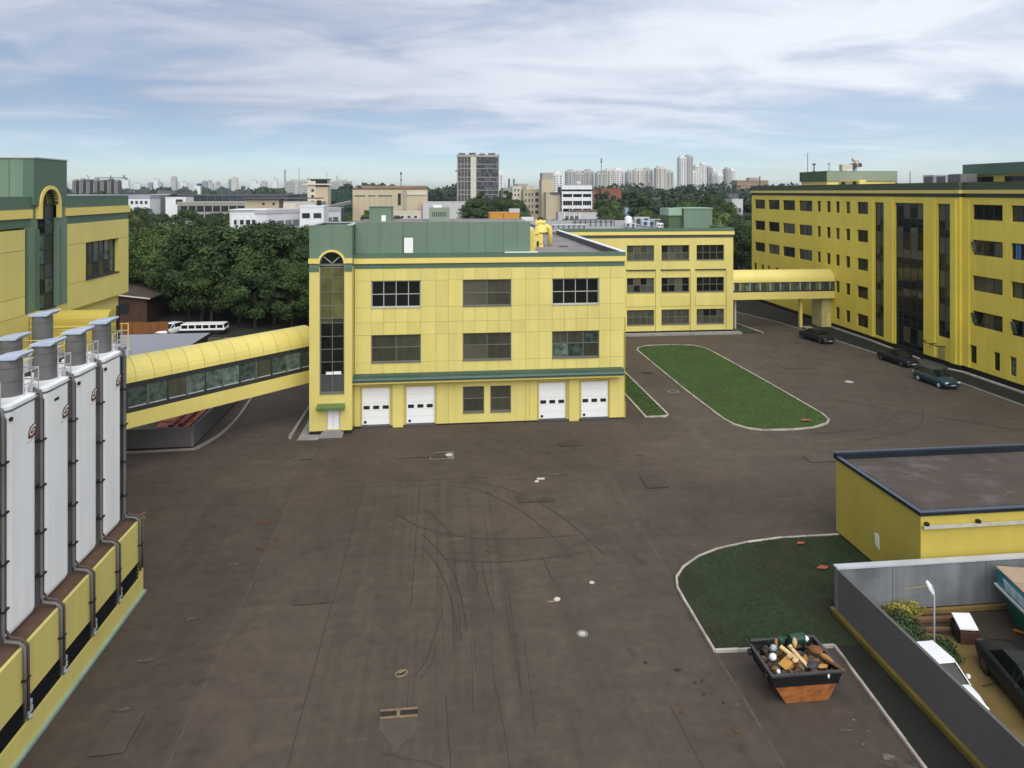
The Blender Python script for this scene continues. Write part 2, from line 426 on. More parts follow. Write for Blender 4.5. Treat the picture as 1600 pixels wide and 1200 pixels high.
# ---------------------------------------------------------------- ground
def asphalt_mat(name, col, streak=0.0, tone=0.22):
    m = bpy.data.materials.new(name); m.use_nodes = True
    t = m.node_tree; nd = t.nodes; lk = t.links.new
    b = nd['Principled BSDF']; b.inputs['Roughness'].default_value = 0.82; b.inputs['Specular IOR Level'].default_value = 0.25
    g = nd.new('ShaderNodeNewGeometry')
    def nz(sc, st=(1, 1, 1), det=5, off=0.0, dist=0.0, rot=0):
        mp = nd.new('ShaderNodeMapping'); mp.inputs['Scale'].default_value = st; mp.inputs['Location'].default_value = (off, off, off)
        mp.inputs['Rotation'].default_value = (0, 0, R(rot))
        lk(g.outputs['Position'], mp.inputs[0])
        z = nd.new('ShaderNodeTexNoise'); z.inputs['Scale'].default_value = sc; z.inputs['Detail'].default_value = det; z.inputs['Distortion'].default_value = dist
        lk(mp.outputs[0], z.inputs['Vector']); return z.outputs[0]
    def mr(x, a, b_, lo, hi, smooth=False):
        n = nd.new('ShaderNodeMapRange')
        if smooth: n.interpolation_type = 'SMOOTHSTEP'
        for i, q in enumerate((a, b_, lo, hi)): n.inputs[i + 1].default_value = q
        lk(x, n.inputs[0]); return n.outputs[0]
    def mul(a, c):
        n = nd.new('ShaderNodeMath'); n.operation = 'MULTIPLY'; lk(a, n.inputs[0]); lk(c, n.inputs[1]); return n.outputs[0]
    f = mr(nz(0.07, det=4, dist=0.8), 0.3, 0.7, 1 - tone, 1 + tone)
    f = mul(f, mr(nz(0.42, det=7, off=4.0, dist=1.2), 0.25, 0.75, 0.84, 1.16))
    f = mul(f, mr(nz(2.6, det=6, off=7.0), 0.3, 0.7, 0.9, 1.1))
    f = mul(f, mr(nz(22, det=3, off=2.0), 0.25, 0.75, 0.80, 1.2))
    f = mul(f, mr(nz(1.0, (0.22, 1.9, 1), 5, 11.0, 0.4), 0.3, 0.7, 0.93, 1.07))
    if streak:
        f = mul(f, mr(nz(1.0, (2.6, 0.05, 1), 3, 3.0, 0.25), 0.35, 0.65, 1 - streak, 1 + streak * 0.6))
    # dark drips of oil and pale scuffs
    f = mul(f, mr(nz(0.9, det=4, off=21.0, dist=0.5), 0.26, 0.38, 0.80, 1.0, True))
    f = mul(f, mr(nz(1.6, (0.5, 1.3, 1), 6, 31.0, 1.0), 0.66, 0.80, 1.0, 1.45, True))
    mx = nd.new('ShaderNodeMix'); mx.data_type = 'RGBA'
    mx.inputs[6].default_value = (*col, 1); mx.inputs[7].default_value = (col[0] * 1.02, col[1] * 0.98, col[2] * 0.99, 1)
    lk(mr(nz(0.11, off=15.0), 0.35, 0.65, 0, 1), mx.inputs[0])
    vm = nd.new('ShaderNodeVectorMath'); vm.operation = 'SCALE'; lk(mx.outputs[2], vm.inputs[0]); lk(f, vm.inputs['Scale'])
    lk(vm.outputs[0], b.inputs['Base Color'])
    bn = nd.new('ShaderNodeBump'); bn.inputs['Strength'].default_value = 0.25; bn.inputs['Distance'].default_value = 0.02
    lk(nz(30, det=4, off=1.0), bn.inputs['Height']); lk(bn.outputs[0], b.inputs['Normal'])
    return m
ASP = asphalt_mat('asphalt_road', (0.075, 0.0585, 0.0448))
ASP2 = asphalt_mat('asphalt_slabs', (0.078, 0.0615, 0.0462), streak=0.10, tone=0.1)
ASP3 = asphalt_mat('asphalt_slabs_worn', (0.067, 0.053, 0.040), streak=0.04, tone=0.2)
ASP4 = asphalt_mat('asphalt_slabs_pale', (0.081, 0.064, 0.048), streak=0.06, tone=0.12)
TYRE = mat('tyre_rubber_mark', (0.043, 0.033, 0.028), 0.8, 0.3, 1.6)
CRACK = mat('asphalt_crack', (0.036, 0.028, 0.023), 0.95, 0.2)
SEAM = mat('pale_asphalt_seam', (0.085, 0.066, 0.054), 0.9, 0.3, 2.0)
STAIN = mat('orange_stain', (0.105, 0.058, 0.022), 0.9, 0.4, 3.0)
STAINB = mat('pale_stain', (0.085, 0.068, 0.056), 0.9, 0.5, 2.5)
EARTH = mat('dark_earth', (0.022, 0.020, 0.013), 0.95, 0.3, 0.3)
TERR = mat('far_ground', (0.035, 0.05, 0.025), 0.95, 0.35, 0.01)

tm = MB()
_g = [-9000, -3000, -1000, -300, 0, 300, 1000, 3000, 9000]
for i in range(len(_g) - 1):
    for j in range(len(_g) - 1):
        tm.poly([(_g[i], _g[j], -0.06), (_g[i + 1], _g[j], -0.06), (_g[i + 1], _g[j + 1], -0.06), (_g[i], _g[j + 1], -0.06)])
struct('ground', tm, TERR)
asphalt = struct('asphalt_yard', sheet([(-48, -14), (64, -14), (64, 128), (-11, 128), (-11, 88), (-48, 88)], 0.0), ASP)
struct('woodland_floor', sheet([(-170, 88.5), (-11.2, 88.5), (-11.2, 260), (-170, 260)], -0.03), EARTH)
def on_yard(name, pts, z, m): return P(name, sheet(pts, z), m, asphalt)
ASP5 = asphalt_mat('asphalt_road_pale', (0.084, 0.067, 0.050), tone=0.16)  # paler asphalt tone for the sheet around the lawn island
on_yard('asphalt_slab', [(18.5, 44.5), (34, 43.4), (48.5, 41), (48.5, 64), (47.7, 75), (46.7, 83.2), (38, 82.7), (18.5, 82.7)], 0.004, ASP5)
# slabs of the apron in front: each its own pour of asphalt
xs = [-13.2, -8.75, -4.7, -1.28, 3.1, 10.75]
mm = [ASP3, ASP, ASP2, ASP2, ASP4]
for i in range(5):
    yb = 42.9 + 0.05 * i
    on_yard('asphalt_slab', [(xs[i] + 0.012, -13), (xs[i + 1] - 0.012, -13), (xs[i + 1] - 0.012, yb), (xs[i] + 0.012, yb)], 0.004, mm[i])
_r = random.Random(4)
def wob(p, q, n, a):
    return [(p[0] + (q[0] - p[0]) * i / n + _r.uniform(-a, a), p[1] + (q[1] - p[1]) * i / n + _r.uniform(-a, a)) for i in range(n + 1)]
def rib(name, pts, w, z, m): return P(name, ribbon(pts, w, z, None), m, asphalt)
for p, q, w in (((-19.1, 44.2), (-10.5, 43.3), .10), ((-10.5, 43.3), (-4.6, 42.9), .07), ((-4.6, 42.9), (3.0, 43.0), .06), ((3.0, 43.0), (17.2, 43.3), .10)):
    rib('paving_seam', wob(p, q, 14, .04), w, 0.008, SEAM if w > .06 else CRACK)
for p, q, w, m in (((-8.74, 43.1), (-8.45, 16), .05, SEAM), ((-4.66, 42.7), (-4.8, 16), .028, CRACK), ((-1.28, 42.4), (-1.26, 30), .03, CRACK), ((10.76, 43.1), (10.7, 20), .10, SEAM),
                   ((8.0, 23.2), (8.5, 15), .03, CRACK), ((3.1, 42), (3.0, 37), .05, SEAM), ((0.2, 24.5), (0.6, 14), .03, CRACK), ((2.0, 25.0), (2.5, 14), .02, CRACK),
                   ((-6.6, 21.6), (-2.1, 21.5), .035, SEAM), ((-6.6, 20.2), (-3.2, 20.3), .03, SEAM), ((-3.2, 20.3), (-3.1, 16), .03, SEAM), ((-10.2, 52.6), (-11.0, 45.2), .06, SEAM), ((3.4, 37.4), (10.5, 37.6), .04, SEAM)):
    rib('paving_seam', wob(p, q, 16, .02), w, 0.0085, m)
def curve(pts, n=22):
    """smooth curve through control points (Catmull-Rom)"""
    P_ = [pts[0]] + list(pts) + [pts[-1]]; o = []
    for i in range(1, len(P_) - 2):
        p0, p1, p2, p3 = [Vector(q) for q in P_[i - 1:i + 3]]
        for k in range(n):
            t = k / n
            o.append(tuple(0.5 * ((2 * p1) + (-p0 + p2) * t + (2 * p0 - 5 * p1 + 4 * p2 - p3) * t * t + (-p0 + 3 * p1 - 3 * p2 + p3) * t ** 3)))
    o.append(tuple(P_[-2])); return o
z_ = 0.0125
for pts, w in (([(-.8, 42.3), (2.1, 41.3), (4.3, 38.6), (5.7, 35.6), (6.4, 33.2)], .07), ([(2.4, 42.3), (5.0, 40.2), (6.9, 36.8), (8.1, 33.2)], .08),
               ([(-2.6, 38.8), (-.6, 36.6), (2.6, 35.3), (6.9, 35.2)], .07), ([(0.2, 33.6), (2.6, 33.1), (5.4, 33.2), (7.6, 33.7)], .06),
               ([(-.95, 36.2), (.25, 33.6), (.8, 31.4), (1.1, 28.0)], .06), ([(-1.0, 35.2), (-.2, 33.2), (.35, 31.0), (.7, 28.0)], .05),
               ([(1.6, 33.3), (1.7, 31.8), (1.5, 30.9)], .06), ([(2.0, 33.2), (2.05, 31.5), (2.3, 29.2)], .05), ([(5.0, 33.3), (5.1, 32.1), (5.2, 31.2)], .06),
               ([(-1.0, 39.2), (0.1, 37.2), (0.6, 35.7)], .05), ([(33.5, 56.5), (38.0, 52.0), (44.0, 47.0)], .12), ([(27.5, 48.2), (33.0, 49.0), (37.4, 52.3)], .1), ([(30, 46.5), (36, 48.5), (40, 53)], .08),
               ([(-1.0, 25.6), (-.55, 26.4), (-.3, 27.6), (0.1, 29.5)], .025), ([(-.75, 25.4), (-.35, 26.2), (-.2, 27.0)], .02), ([(-1.15, 25.7), (-1.16, 23.9)], .015)):
    z_ += 0.0004
    P('tyre_mark', ribbon(curve(pts), w, z_, None), TYRE, asphalt)
for k in range(16):          # faint parallel wheel lines in the middle of the apron
    x = _r.uniform(-0.9, 3.4); y0 = _r.uniform(20, 33); y1 = y0 + _r.uniform(3, 8)
    z_ += 0.0004
    rib('tyre_mark', wob((x, y0), (x + _r.uniform(-.2, .2), y1), 10, .015), _r.uniform(.008, .018), z_, CRACK if k % 3 else TYRE)
SPLASH = mat('whitish_splash', (0.21, 0.19, 0.165), 0.9, 0.5, 4.0)
SOFT = {}
def soft(m):
    '''the same stain with a ragged, fading edge'''
    if m.name in SOFT: return SOFT[m.name]
    c = m.copy(); c.name = m.name + '_soft'; t = c.node_tree; nd = t.nodes; lk = t.links.new
    tcx = nd.new('ShaderNodeTexCoord'); ln = nd.new('ShaderNodeVectorMath'); ln.operation = 'LENGTH'; lk(tcx.outputs['Object'], ln.inputs[0])
    g = nd.new('ShaderNodeNewGeometry'); nz = nd.new('ShaderNodeTexNoise'); nz.inputs['Scale'].default_value = 3.2; nz.inputs['Detail'].default_value = 6; lk(g.outputs['Position'], nz.inputs['Vector'])
    ad = nd.new('ShaderNodeMath'); ad.operation = 'MULTIPLY_ADD'; lk(nz.outputs[0], ad.inputs[0]); ad.inputs[1].default_value = 1.7; lk(ln.outputs['Value'], ad.inputs[2])
    mp = nd.new('ShaderNodeMapRange'); mp.interpolation_type = 'SMOOTHSTEP'
    for i, q in enumerate((1.15, 1.7, .85, 0.0)): mp.inputs[i + 1].default_value = q
    lk(ad.outputs[0], mp.inputs[0]); lk(mp.outputs[0], nd['Principled BSDF'].inputs['Alpha'])
    SOFT[m.name] = c; return c
def blot(name, c, rx, ry, m, seed, z=None):
    global z_
    z_ += 0.0004
    k = ('disc', m.name)
    if k not in WCACHE: WCACHE[k] = sheet([(1.25 * math.cos(2 * math.pi * i / 20), 1.25 * math.sin(2 * math.pi * i / 20)) for i in range(20)], 0).mesh(name, soft(m))
    o = PL(name, WCACHE[k], asphalt, (c[0], c[1], z or z_), (0, 0, 0)); o.scale = (rx, ry, 1); return o
for i, (c, rx, ry, m) in enumerate([((8.31, 22.91), .17, .14, STAIN), ((9.82, 21.9), .15, .16, STAIN), ((-8.87, 35.6), .42, .28, STAIN), ((-9.47, 38.42), .4, .35, STAIN), ((-9.9, 34.2), .5, .3, STAINB),
                                     ((-8.4, 36.4), .3, .2, STAIN), ((7.4, 46.6), .35, .2, STAIN), ((12.3, 48.9), .3, .25, STAIN), ((13.6, 45.5), .5, .2, STAINB), ((14.2, 20.3), .35, .22, SPLASH), ((14.0, 21.9), .08, .05, SPLASH), ((13.6, 21.5), .12, .05, SPLASH), ((14.2, 21.4), .09, .04, SPLASH), ((14.4, 19.7), .5, .16, SPLASH), ((13.7, 20.9), .07, .05, SPLASH), ((14.3, 19.9), .8, .6, STAINB), ((13.4, 21.5), .25, .12, STAINB),
                                     ((8.9, 24.9), .2, .12, CRACK), ((9.3, 24.2), .15, .1, CRACK), ((9.55, 24.25), .1, .1, CRACK), ((9.4, 23.6), .1, .09, CRACK), ((9.9, 23.1), .11, .09, CRACK), ((7.8, 25.4), .12, .1, CRACK),
                                     ((-11.2, 27.5), .6, .18, STAINB), ((-11, 25.0), .5, .15, STAINB), ((-10.4, 30.0), .5, .25, STAINB), ((4.9, 42.5), .8, .12, STAINB), ((7.2, 42.9), 1.4, .2, STAINB), ((20.4, 66), 1.0, .6, CRACK)]):
    blot('stain', c, rx, ry, m, i)

# wandering hairline cracks and filled patches
for k in range(6):
    x, y = _r.uniform(-12, 13), _r.uniform(19, 51); a = _r.uniform(0, 6.28); pts = [(x, y)]
    for i in range(_r.randrange(9, 26)):
        a += _r.uniform(-.28, .28); pts.append((pts[-1][0] + .25 * math.cos(a) + _r.uniform(-.03, .03), pts[-1][1] + .25 * math.sin(a) + _r.uniform(-.03, .03)))
    z_ += 0.0004
    P('crack', ribbon(pts, _r.uniform(.008, .014), z_, None), CRACK, asphalt)
for x, y, w, h, m in ((-6.4, 30.5, 1.6, 1.1, ASP3), (4.5, 39.2, 2.2, 1.3, ASP3), (-2.9, 46.6, 2.6, .8, ASP4), (8.4, 47.6, 1.8, .9, ASP3), (12.5, 40.3, 1.4, 2.0, ASP3), (24.5, 43.0, 3.0, 1.1, ASP4), (-9.8, 47, 1.3, 2.2, ASP4), (35, 66, 3.2, 1.5, ASP4), (-11.2, 23.0, 1.1, 1.8, ASP)):
    z_ += 0.0004
    P('repair_patch', sheet([(x, y), (x + w, y + .05), (x + w - .04, y + h), (x + .03, y + h)], z_), m, asphalt)
# lawns with kerbs
LAWN = mat('lawn_grass', (0.028, 0.047, 0.017), 0.95, 0.22, 0.5, bump=0.4, bscale=26, col2=(0.036, 0.034, 0.017), c2scale=0.30, c2lo=0.44, c2hi=0.66)
LAWN2 = mat('island_grass', (0.047, 0.090, 0.017), 0.95, 0.2, 0.35, bump=0.4, bscale=18, col2=(0.052, 0.064, 0.020), c2scale=0.25, c2lo=0.48, c2hi=0.74)
BLADE = mat('grass_blades', (0.031, 0.052, 0.018), 0.9, 0.2, 1.0)
BLADE2 = mat('island_grass_blades', (0.048, 0.092, 0.018), 0.9, 0.2, 1.0)
def inside(p, poly):
    c = False; n = len(poly); x, y = p
    for i in range(n):
        a, b = poly[i], poly[i - 1]
        if (a[1] > y) != (b[1] > y) and x < (b[0] - a[0]) * (y - a[1]) / (b[1] - a[1]) + a[0]: c = not c
    return c
_kr = random.Random(6)
def kerb_stones(o, pts, w, m, closed):
    q = [Vector(p) for p in pts] + ([Vector(pts[0])] if closed else [])
    for a, b in zip(q, q[1:]):
        L_ = (b - a).length; n = max(1, round(L_ / 1.0)); ang = math.atan2((b - a).y, (b - a).x); s = round(L_ / n + (.012 if n == 1 else 0), 3)
        k = ('kerb', s, w)
        if k not in WCACHE: WCACHE[k] = MB().box(-s / 2 + .006, s / 2 - .006, -w / 2, w / 2, -.02, .12).mesh('kerb_stone', m, bevel=.012, segs=1)
        for i in range(n):
            c = a + (b - a) * ((i + .5) / n)
            PL('kerb_stone', WCACHE[k], o, (c.x, c.y, _kr.uniform(-.012, .006)), (0, 0, ang + _kr.uniform(-.012, .012)))
def lawn(name, pts, m, kerb_pts, kw, km, closed, nblade, bm_, seed, h=0.09):
    o = struct(name, sheet(pts, 0.055), m)
    if km is KERB and nblade > 10000: kerb_stones(o, kerb_pts, kw, km, closed)
    else: P('kerb', ribbon(kerb_pts, kw, 0.0, 0.12, closed), km, o)
    rg = np.random.default_rng(seed)
    if nblade:
        xs_ = [p[0] for p in pts]; ys_ = [p[1] for p in pts]
        A = rg.uniform((min(xs_), min(ys_)), (max(xs_), max(ys_)), (int(nblade), 2))
        A = np.array([a for a in A if inside(a, pts)])
        C = np.column_stack([A, np.full(len(A), 0.055 + h * 0.4)])
        N = rg.normal(size=(len(A), 3)); N[:, 2] = rg.uniform(0.2, 1.2, len(A)); N /= np.linalg.norm(N, axis=1)[:, None]
        g = bpy.data.objects.new('grass', quad_cloud('grass', C, N, h, bm_, rg, 0.35)); link(g, o); g['kind'] = 'stuff'
    return o
K1 = [(20.75, 33.75), (17.63, 33.77), (15.66, 33.52), (13.87, 33.05), (12.64, 32.47), (11.58, 31.64), (10.93, 30.8), (10.69, 30.0), (10.67, 28.45), (10.66, 25.72), (15.5, 25.52), (14.86, 18), (14.4, 12)]
L1 = K1[:-2] + [(16.6, 25.5), (16.6, 27.3), (20.75, 27.3)]
VERGE = mat('verge_soil_and_shade', (0.014, 0.0145, 0.010), 0.95, 0.25, 1.0, bump=0.3, bscale=14)
struct('bare_verge', sheet([(15.5, 25.5), (16.6, 25.5), (16.6, 10), (14.3, 10), (14.86, 18)], 0.05), VERGE)  # dark soil, with the shade beside the yard wall put into its colour
lawn('lawn_corner', L1, LAWN, K1, 0.105, KERB, False, 60000, BLADE, 1, 0.06)
IS = [(22.2, 75.6), (22.75, 76.8), (24.03, 77.6), (27.02, 77.8), (29.4, 77.2), (30.3, 75.65), (30.5, 72.5), (30.68, 63.37), (30.75, 56.01), (30.73, 52.19), (30.45, 50.9), (29.8, 50.1), (28.3, 49.35), (26.51, 49.1), (24.2, 49.2), (23.2, 49.75), (22.55, 50.7), (22.3, 51.9), (22.2, 54.93), (22.1, 59.93), (22.12, 65.85)]
lawn('lawn_island', IS, LAWN2, IS, 0.15, KERB, True, 36000, BLADE2, 2, 0.09)
ST = [(18.25, 82), (18.25, 53.45), (17.95, 53.05), (16.3, 53.1), (16.3, 60), (16.3, 82)]
lawn('lawn_strip', ST, LAWN2, [(16.3, 82), (16.3, 53.1), (17.95, 53.05), (18.25, 53.45), (18.25, 82)], 0.15, KERB, False, 9000, BLADE2, 3, 0.12)
WG = [(37.6, 95), (37.6, 83.6), (40.9, 83.3), (39.6, 95)]
lawn('lawn_wedge', WG, LAWN, [(40.9, 83.3), (39.6, 95)], 0.2, KERB, False, 0, BLADE, 4)
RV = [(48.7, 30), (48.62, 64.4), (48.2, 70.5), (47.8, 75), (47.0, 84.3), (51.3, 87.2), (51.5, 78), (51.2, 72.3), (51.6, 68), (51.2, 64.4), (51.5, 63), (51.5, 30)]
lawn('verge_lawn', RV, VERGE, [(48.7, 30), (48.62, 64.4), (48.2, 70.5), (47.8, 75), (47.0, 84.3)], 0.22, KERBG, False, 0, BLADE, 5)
struct('verge_kerb', ribbon([(51.75, 30), (51.75, 62.8), (51.15, 64.2)], 0.3, 0.0, 0.16), KERB)
struct('verge_kerb', ribbon([(51.15, 68.4), (51.3, 72.3), (51.75, 77.8), (51.75, 87.5)], 0.3, 0.0, 0.16), KERB)
struct('ramp', MB().prism([(48.5, 64.5), (51.9, 64.5), (51.9, 68.2), (48.5, 68.2)], 0.0, 0.10), mat('ramp_asphalt', (0.085, 0.075, 0.06), 0.9, 0.15, 1.0))
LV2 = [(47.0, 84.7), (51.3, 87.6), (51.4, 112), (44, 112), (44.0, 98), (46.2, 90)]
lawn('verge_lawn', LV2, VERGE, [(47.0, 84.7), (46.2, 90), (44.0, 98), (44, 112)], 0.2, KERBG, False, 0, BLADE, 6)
for i, (x, y) in enumerate(((48.3, 85.9), (52.4, 90.4))):
    struct('step_slab', MB().box(x - 0.5, x + 0.6, y - 0.6, y + 0.5, 0, 0.14), KERB)
# concrete apron beside the tower and kerb running back along the main block
struct('concrete_apron', MB().prism([(-10.3, 50.8), (-8.9, 50.75), (-8.55, 51.5), (-8.55, 51.75), (-9.72, 51.75), (-9.72, 58), (-10.3, 56)], 0, 0.05), CONC)
struct('kerb_edge', ribbon([(-10.9, 51.15), (-10.85, 56), (-10.8, 62)], 0.22, 0, 0.22), KERBG)
struct('kerb_edge', ribbon(curve([(-17.0, 49.75), (-16.25, 52.3), (-16.0, 56), (-16.4, 63.3), (-16.4, 74)], 6), 0.2, 0, 0.14), KERBG)
struct('kerb_edge', ribbon([(-17.0, 49.75), (-23, 49.45)], 0.2, 0, 0.1), KERBG)

# small things lying on or let into the asphalt
def manhole(c, r, mlid, label, ring=True, group=None):
    t = thing('manhole_cover', label, 'manhole cover', (c[0], c[1], 0), group=group)
    P('lid', MB().cyl((*c, 0.012), (*c, 0.032), r, n=18), mlid, t)
    if ring:
        m_ = MB(); n = 18
        for i in range(n):
            a0, a1 = 2 * math.pi * i / n, 2 * math.pi * (i + 1) / n
            m_.poly([(c[0] + (r + .015) * math.cos(a0), c[1] + (r + .015) * math.sin(a0), .028), (c[0] + (r + .1) * math.cos(a0), c[1] + (r + .1) * math.sin(a0), .022), (c[0] + (r + .1) * math.cos(a1), c[1] + (r + .1) * math.sin(a1), .022), (c[0] + (r + .015) * math.cos(a1), c[1] + (r + .015) * math.sin(a1), .028)])
        P('ring', m_, CONC, t)
    return t
IRON = mat('cast_iron', (0.07, 0.055, 0.04), 0.6, 0.3, 6.0)
PLT = mat('pale_cover', (0.5, 0.46, 0.40), 0.7, 0.2, 5.0)
YLD = mat('sandy_iron', (0.20, 0.15, 0.085), 0.7, 0.25, 5.0)
manhole((6.94, 30.88), .12, PLT, 'small pale round cover, farther of two level with the lawn bend', False)
manhole((5.75, 27.34), .13, PLT, 'small pale round cover halfway between the drain pit and the skip', True)
manhole((38.52, 60.98), .33, PLT, 'pale round manhole cover on the road right of the lawn island')
manhole((20.89, 59.7), .42, IRON, 'dark manhole cover on the path between the two lawns')
manhole((0.6, 46.9), .25, PLT, 'pale cover in a patched square before the garage doors', False)
for q in ((-.75, .95, 46.2, 46.32), (-.75, .95, 47.38, 47.5), (-.75, -.62, 46.32, 47.38), (.5, .95, 46.32, 47.38)): P('patch_edge', MB().box(*q, 0.0, 0.0225), mat('pale_patch_edge', (.15, .13, .11), .9, .4, 3.0), asphalt)
p_ = MB(); p_.box(-.5, .35, 46.45, 47.25, 0.0165, 0.0205); P('repair_patch', p_, ASP3, asphalt)
t = thing('drain_hatch', 'oval sandy drain hatch with a dark slot above the drain grate', 'drain hatch', (-1.45, 25.8, 0))
m_ = MB(); m_.loft([[(-1.45 + .24 * k * math.cos(a) * 1.0, 25.8 + .2 * k * math.sin(a) + .05 * math.cos(a), z) for a in [2 * math.pi * i / 16 for i in range(16)]] for k, z in ((1, .0), (1, .03), (.8, .045))])
P('rim', m_, YLD, t)
P('slot', MB().prism([(-1.63, 25.66), (-1.4, 25.66), (-1.27, 25.82), (-1.3, 25.88), (-1.45, 25.76), (-1.63, 25.75)], .045, .05), BLK, t)
P('lid', MB().prism([(-1.56, 25.82), (-1.44, 25.82), (-1.33, 25.92), (-1.36, 25.98), (-1.55, 25.95)], .045, .052), YLD, t)
t = thing('drain_grate', 'rectangular kerb drain with two dark grilles and a funnel of concrete', 'drain grate', (-1.42, 23.75, 0))
P('frame', MB().box(-2.06, -0.78, 23.62, 23.69, .012, .05).box(-2.06, -0.78, 23.95, 24.02, .012, .05).box(-1.5, -1.38, 23.69, 23.95, .012, .045), YLD, t)
for x0, x1 in ((-2.06, -1.5), (-1.38, -.78)):
    g = P('grille', MB().box(x0 + .02, x1, 23.69, 23.95, .012, .02), BLK, t)
    bb = MB()
    for k in range(6):
        x = x0 + .06 + k * (x1 - x0 - .08) / 6; bb.box(x, x + .025, 23.69, 23.95, .02, .036)
    P('bar', bb, WOODD, g)
P('apron', MB().prism([(-2.06, 23.6), (-2.06, 23.2), (-1.9, 22.95), (-1.6, 22.45), (-1.55, 22.2), (-1.35, 22.2), (-1.28, 22.45), (-.85, 22.85), (-.78, 23.2), (-.78, 23.6)], .0, .018), mat('apron_concrete', (.085, .066, .05), .9, .15, 2.0), t)
t = thing('stone_lump', 'pale stone lump on a dark scrape in the middle of the yard', 'stone', (5.04, 29.69, 0))
P('stone', MB().ball((5.12, 29.7, .06), .13, 1.2, .8, .6, .2, random.Random(2)), PLT, t)
P('shard', MB().ball((4.85, 29.6, .03), .10, 1.8, .5, .4, .2, random.Random(3)), YLD, t)
t = thing('concrete_scrap', 'white concrete scrap on the seam before the main block', 'rubble', (6.2, 42.3, 0))
P('slab', MB().box(6.0, 6.5, 42.25, 42.45, .01, .07), PLT, t, bevel=.02)
P('chip', MB().ball((5.95, 41.95, .05), .12, 1.3, .8, .6, .2, random.Random(8)), PLT, t)
tag(P('litter_leaf', MB().poly([(18.0, 33.0, .13), (18.3, 32.9, .15), (18.55, 33.1, .13), (18.2, 33.2, .14)]), ORG), 'orange red scrap on the lawn, nearer the kerb', 'litter', 'orange scraps on the lawns')
tag(P('litter_leaf', MB().poly([(17.75, 30.75, .13), (18.15, 30.6, .15), (18.45, 30.85, .13), (18.1, 30.98, .14)]), ORG), 'orange red scrap on the lawn, nearer the grey wall', 'litter', 'orange scraps on the lawns')
tag(P('litter_leaf', MB().poly([(27.9, 50.6, .17), (28.6, 50.45, .19), (29.0, 50.8, .17), (28.4, 51.0, .18)]), ORG), 'orange red scrap at the near end of the lawn island', 'litter', 'orange scraps on the lawns')
# ---------------------------------------------------------------- main block (garage doors, arched tower)
C = thing('factory_building', 'yellow block with four white garage doors and a green attic', 'factory building', (4, 53, 0))
GX = [-6.5, -5.26, -4.34, -3.42, -2.48, -1.5, -0.34, 0.62, 1.73, 2.69, 3.62, 4.55, 5.5, 6.63, 7.7, 8.73, 9.72, 10.64, 11.55, 12.5, 13.42, 14.5]
GZ = [4.05, 4.95, 7.05, 8.0, 9.15, 11.2, 12.13]
CW = [(a, b, c, d) for a, b in ((-5.26, -1.5), (1.73, 5.5), (8.73, 12.5)) for c, d in ((4.95, 7.05), (9.15, 11.2))]
wall = P('wall', holes_wall(MB(), 'S', 53.03, -6.52, 14.5, 3.5, 12.13, CW, .35), JOINT, C)
for i in range(len(GX) - 1):
    for j in range(len(GZ) - 1):
        cx, cz = (GX[i] + GX[i + 1]) / 2, (GZ[j] + GZ[j + 1]) / 2
        if any(h[0] < cx < h[1] and h[2] < cz < h[3] for h in CW): continue
        w, h = round(GX[i + 1] - GX[i], 3), round(GZ[j + 1] - GZ[j], 3)
        k = ('pan', w, h)
        if k not in WCACHE: WCACHE[k] = MB().box(.009, w - .009, 0, .03, .009, h - .009).mesh('panel', YEL)
        PL('panel', WCACHE[k], C, (GX[i], 53.0, GZ[j]))
def cpm(kind):
    return {'dark': (GLS,), 'blind': (GLB, GLB, SPN), 'mix': (GLB, GLG, GLB)}[kind]
for (a, b, c, d), kind, nx, zs in zip(CW, ('blind', 'dark', 'blind', 'blind', 'mix', 'dark'), (2, 4, 2, 2, 3, 4), ((1.12,), (1.0,), (1.15,), (1.0,), (1.12,), (1.0,))):
    window(C, 'S', 53.0, a, b, c, d, nx, 2, FRL if kind == 'dark' else FRM, cpm(kind), zsplit=zs, bar=.055, deep=.16, border=.08)
# ground storey with garage openings
GD = [(-6.04, -3.77), (-2.68, -0.34), (7.61, 9.92), (10.98, 13.33)]
GW = [(1.73, 3.39, .89, 2.92), (3.86, 5.49, .89, 2.92)]
P('ground_storey_wall', holes_wall(MB(), 'S', 53.0, -6.52, 14.5, 0.12, 3.5, [(a, b, 0, 3.1) for a, b in GD] + GW, .35), YEL, C)
for a, b in ((-6.5, GD[0][0]), (GD[0][1], GD[1][0]), (GD[1][1], GD[2][0]), (GD[2][1], GD[3][0]), (GD[3][1], 14.5)): P('plinth', MB().box(a, b, 53.03, 53.33, 0, .118), PLN, C)
for a, b in ((-3.62, -2.83), (10.07, 10.83)):
    P('pilaster', MB().box(a, b, 52.86, 52.998, .0, 3.42), YEL, C)
for x in (0.62, 6.63, 6.95): P('pilaster_strip', MB().box(x - .02, x + .02, 52.985, 52.999, .13, 3.48), YELD, C)
for a, b, c, d in GW:
    window(C, 'S', 53.0, a, b, c, d, 1, 2, FRM, (GLB, SPN), zsplit=(1.05,), bar=.07, deep=.16, border=.09)
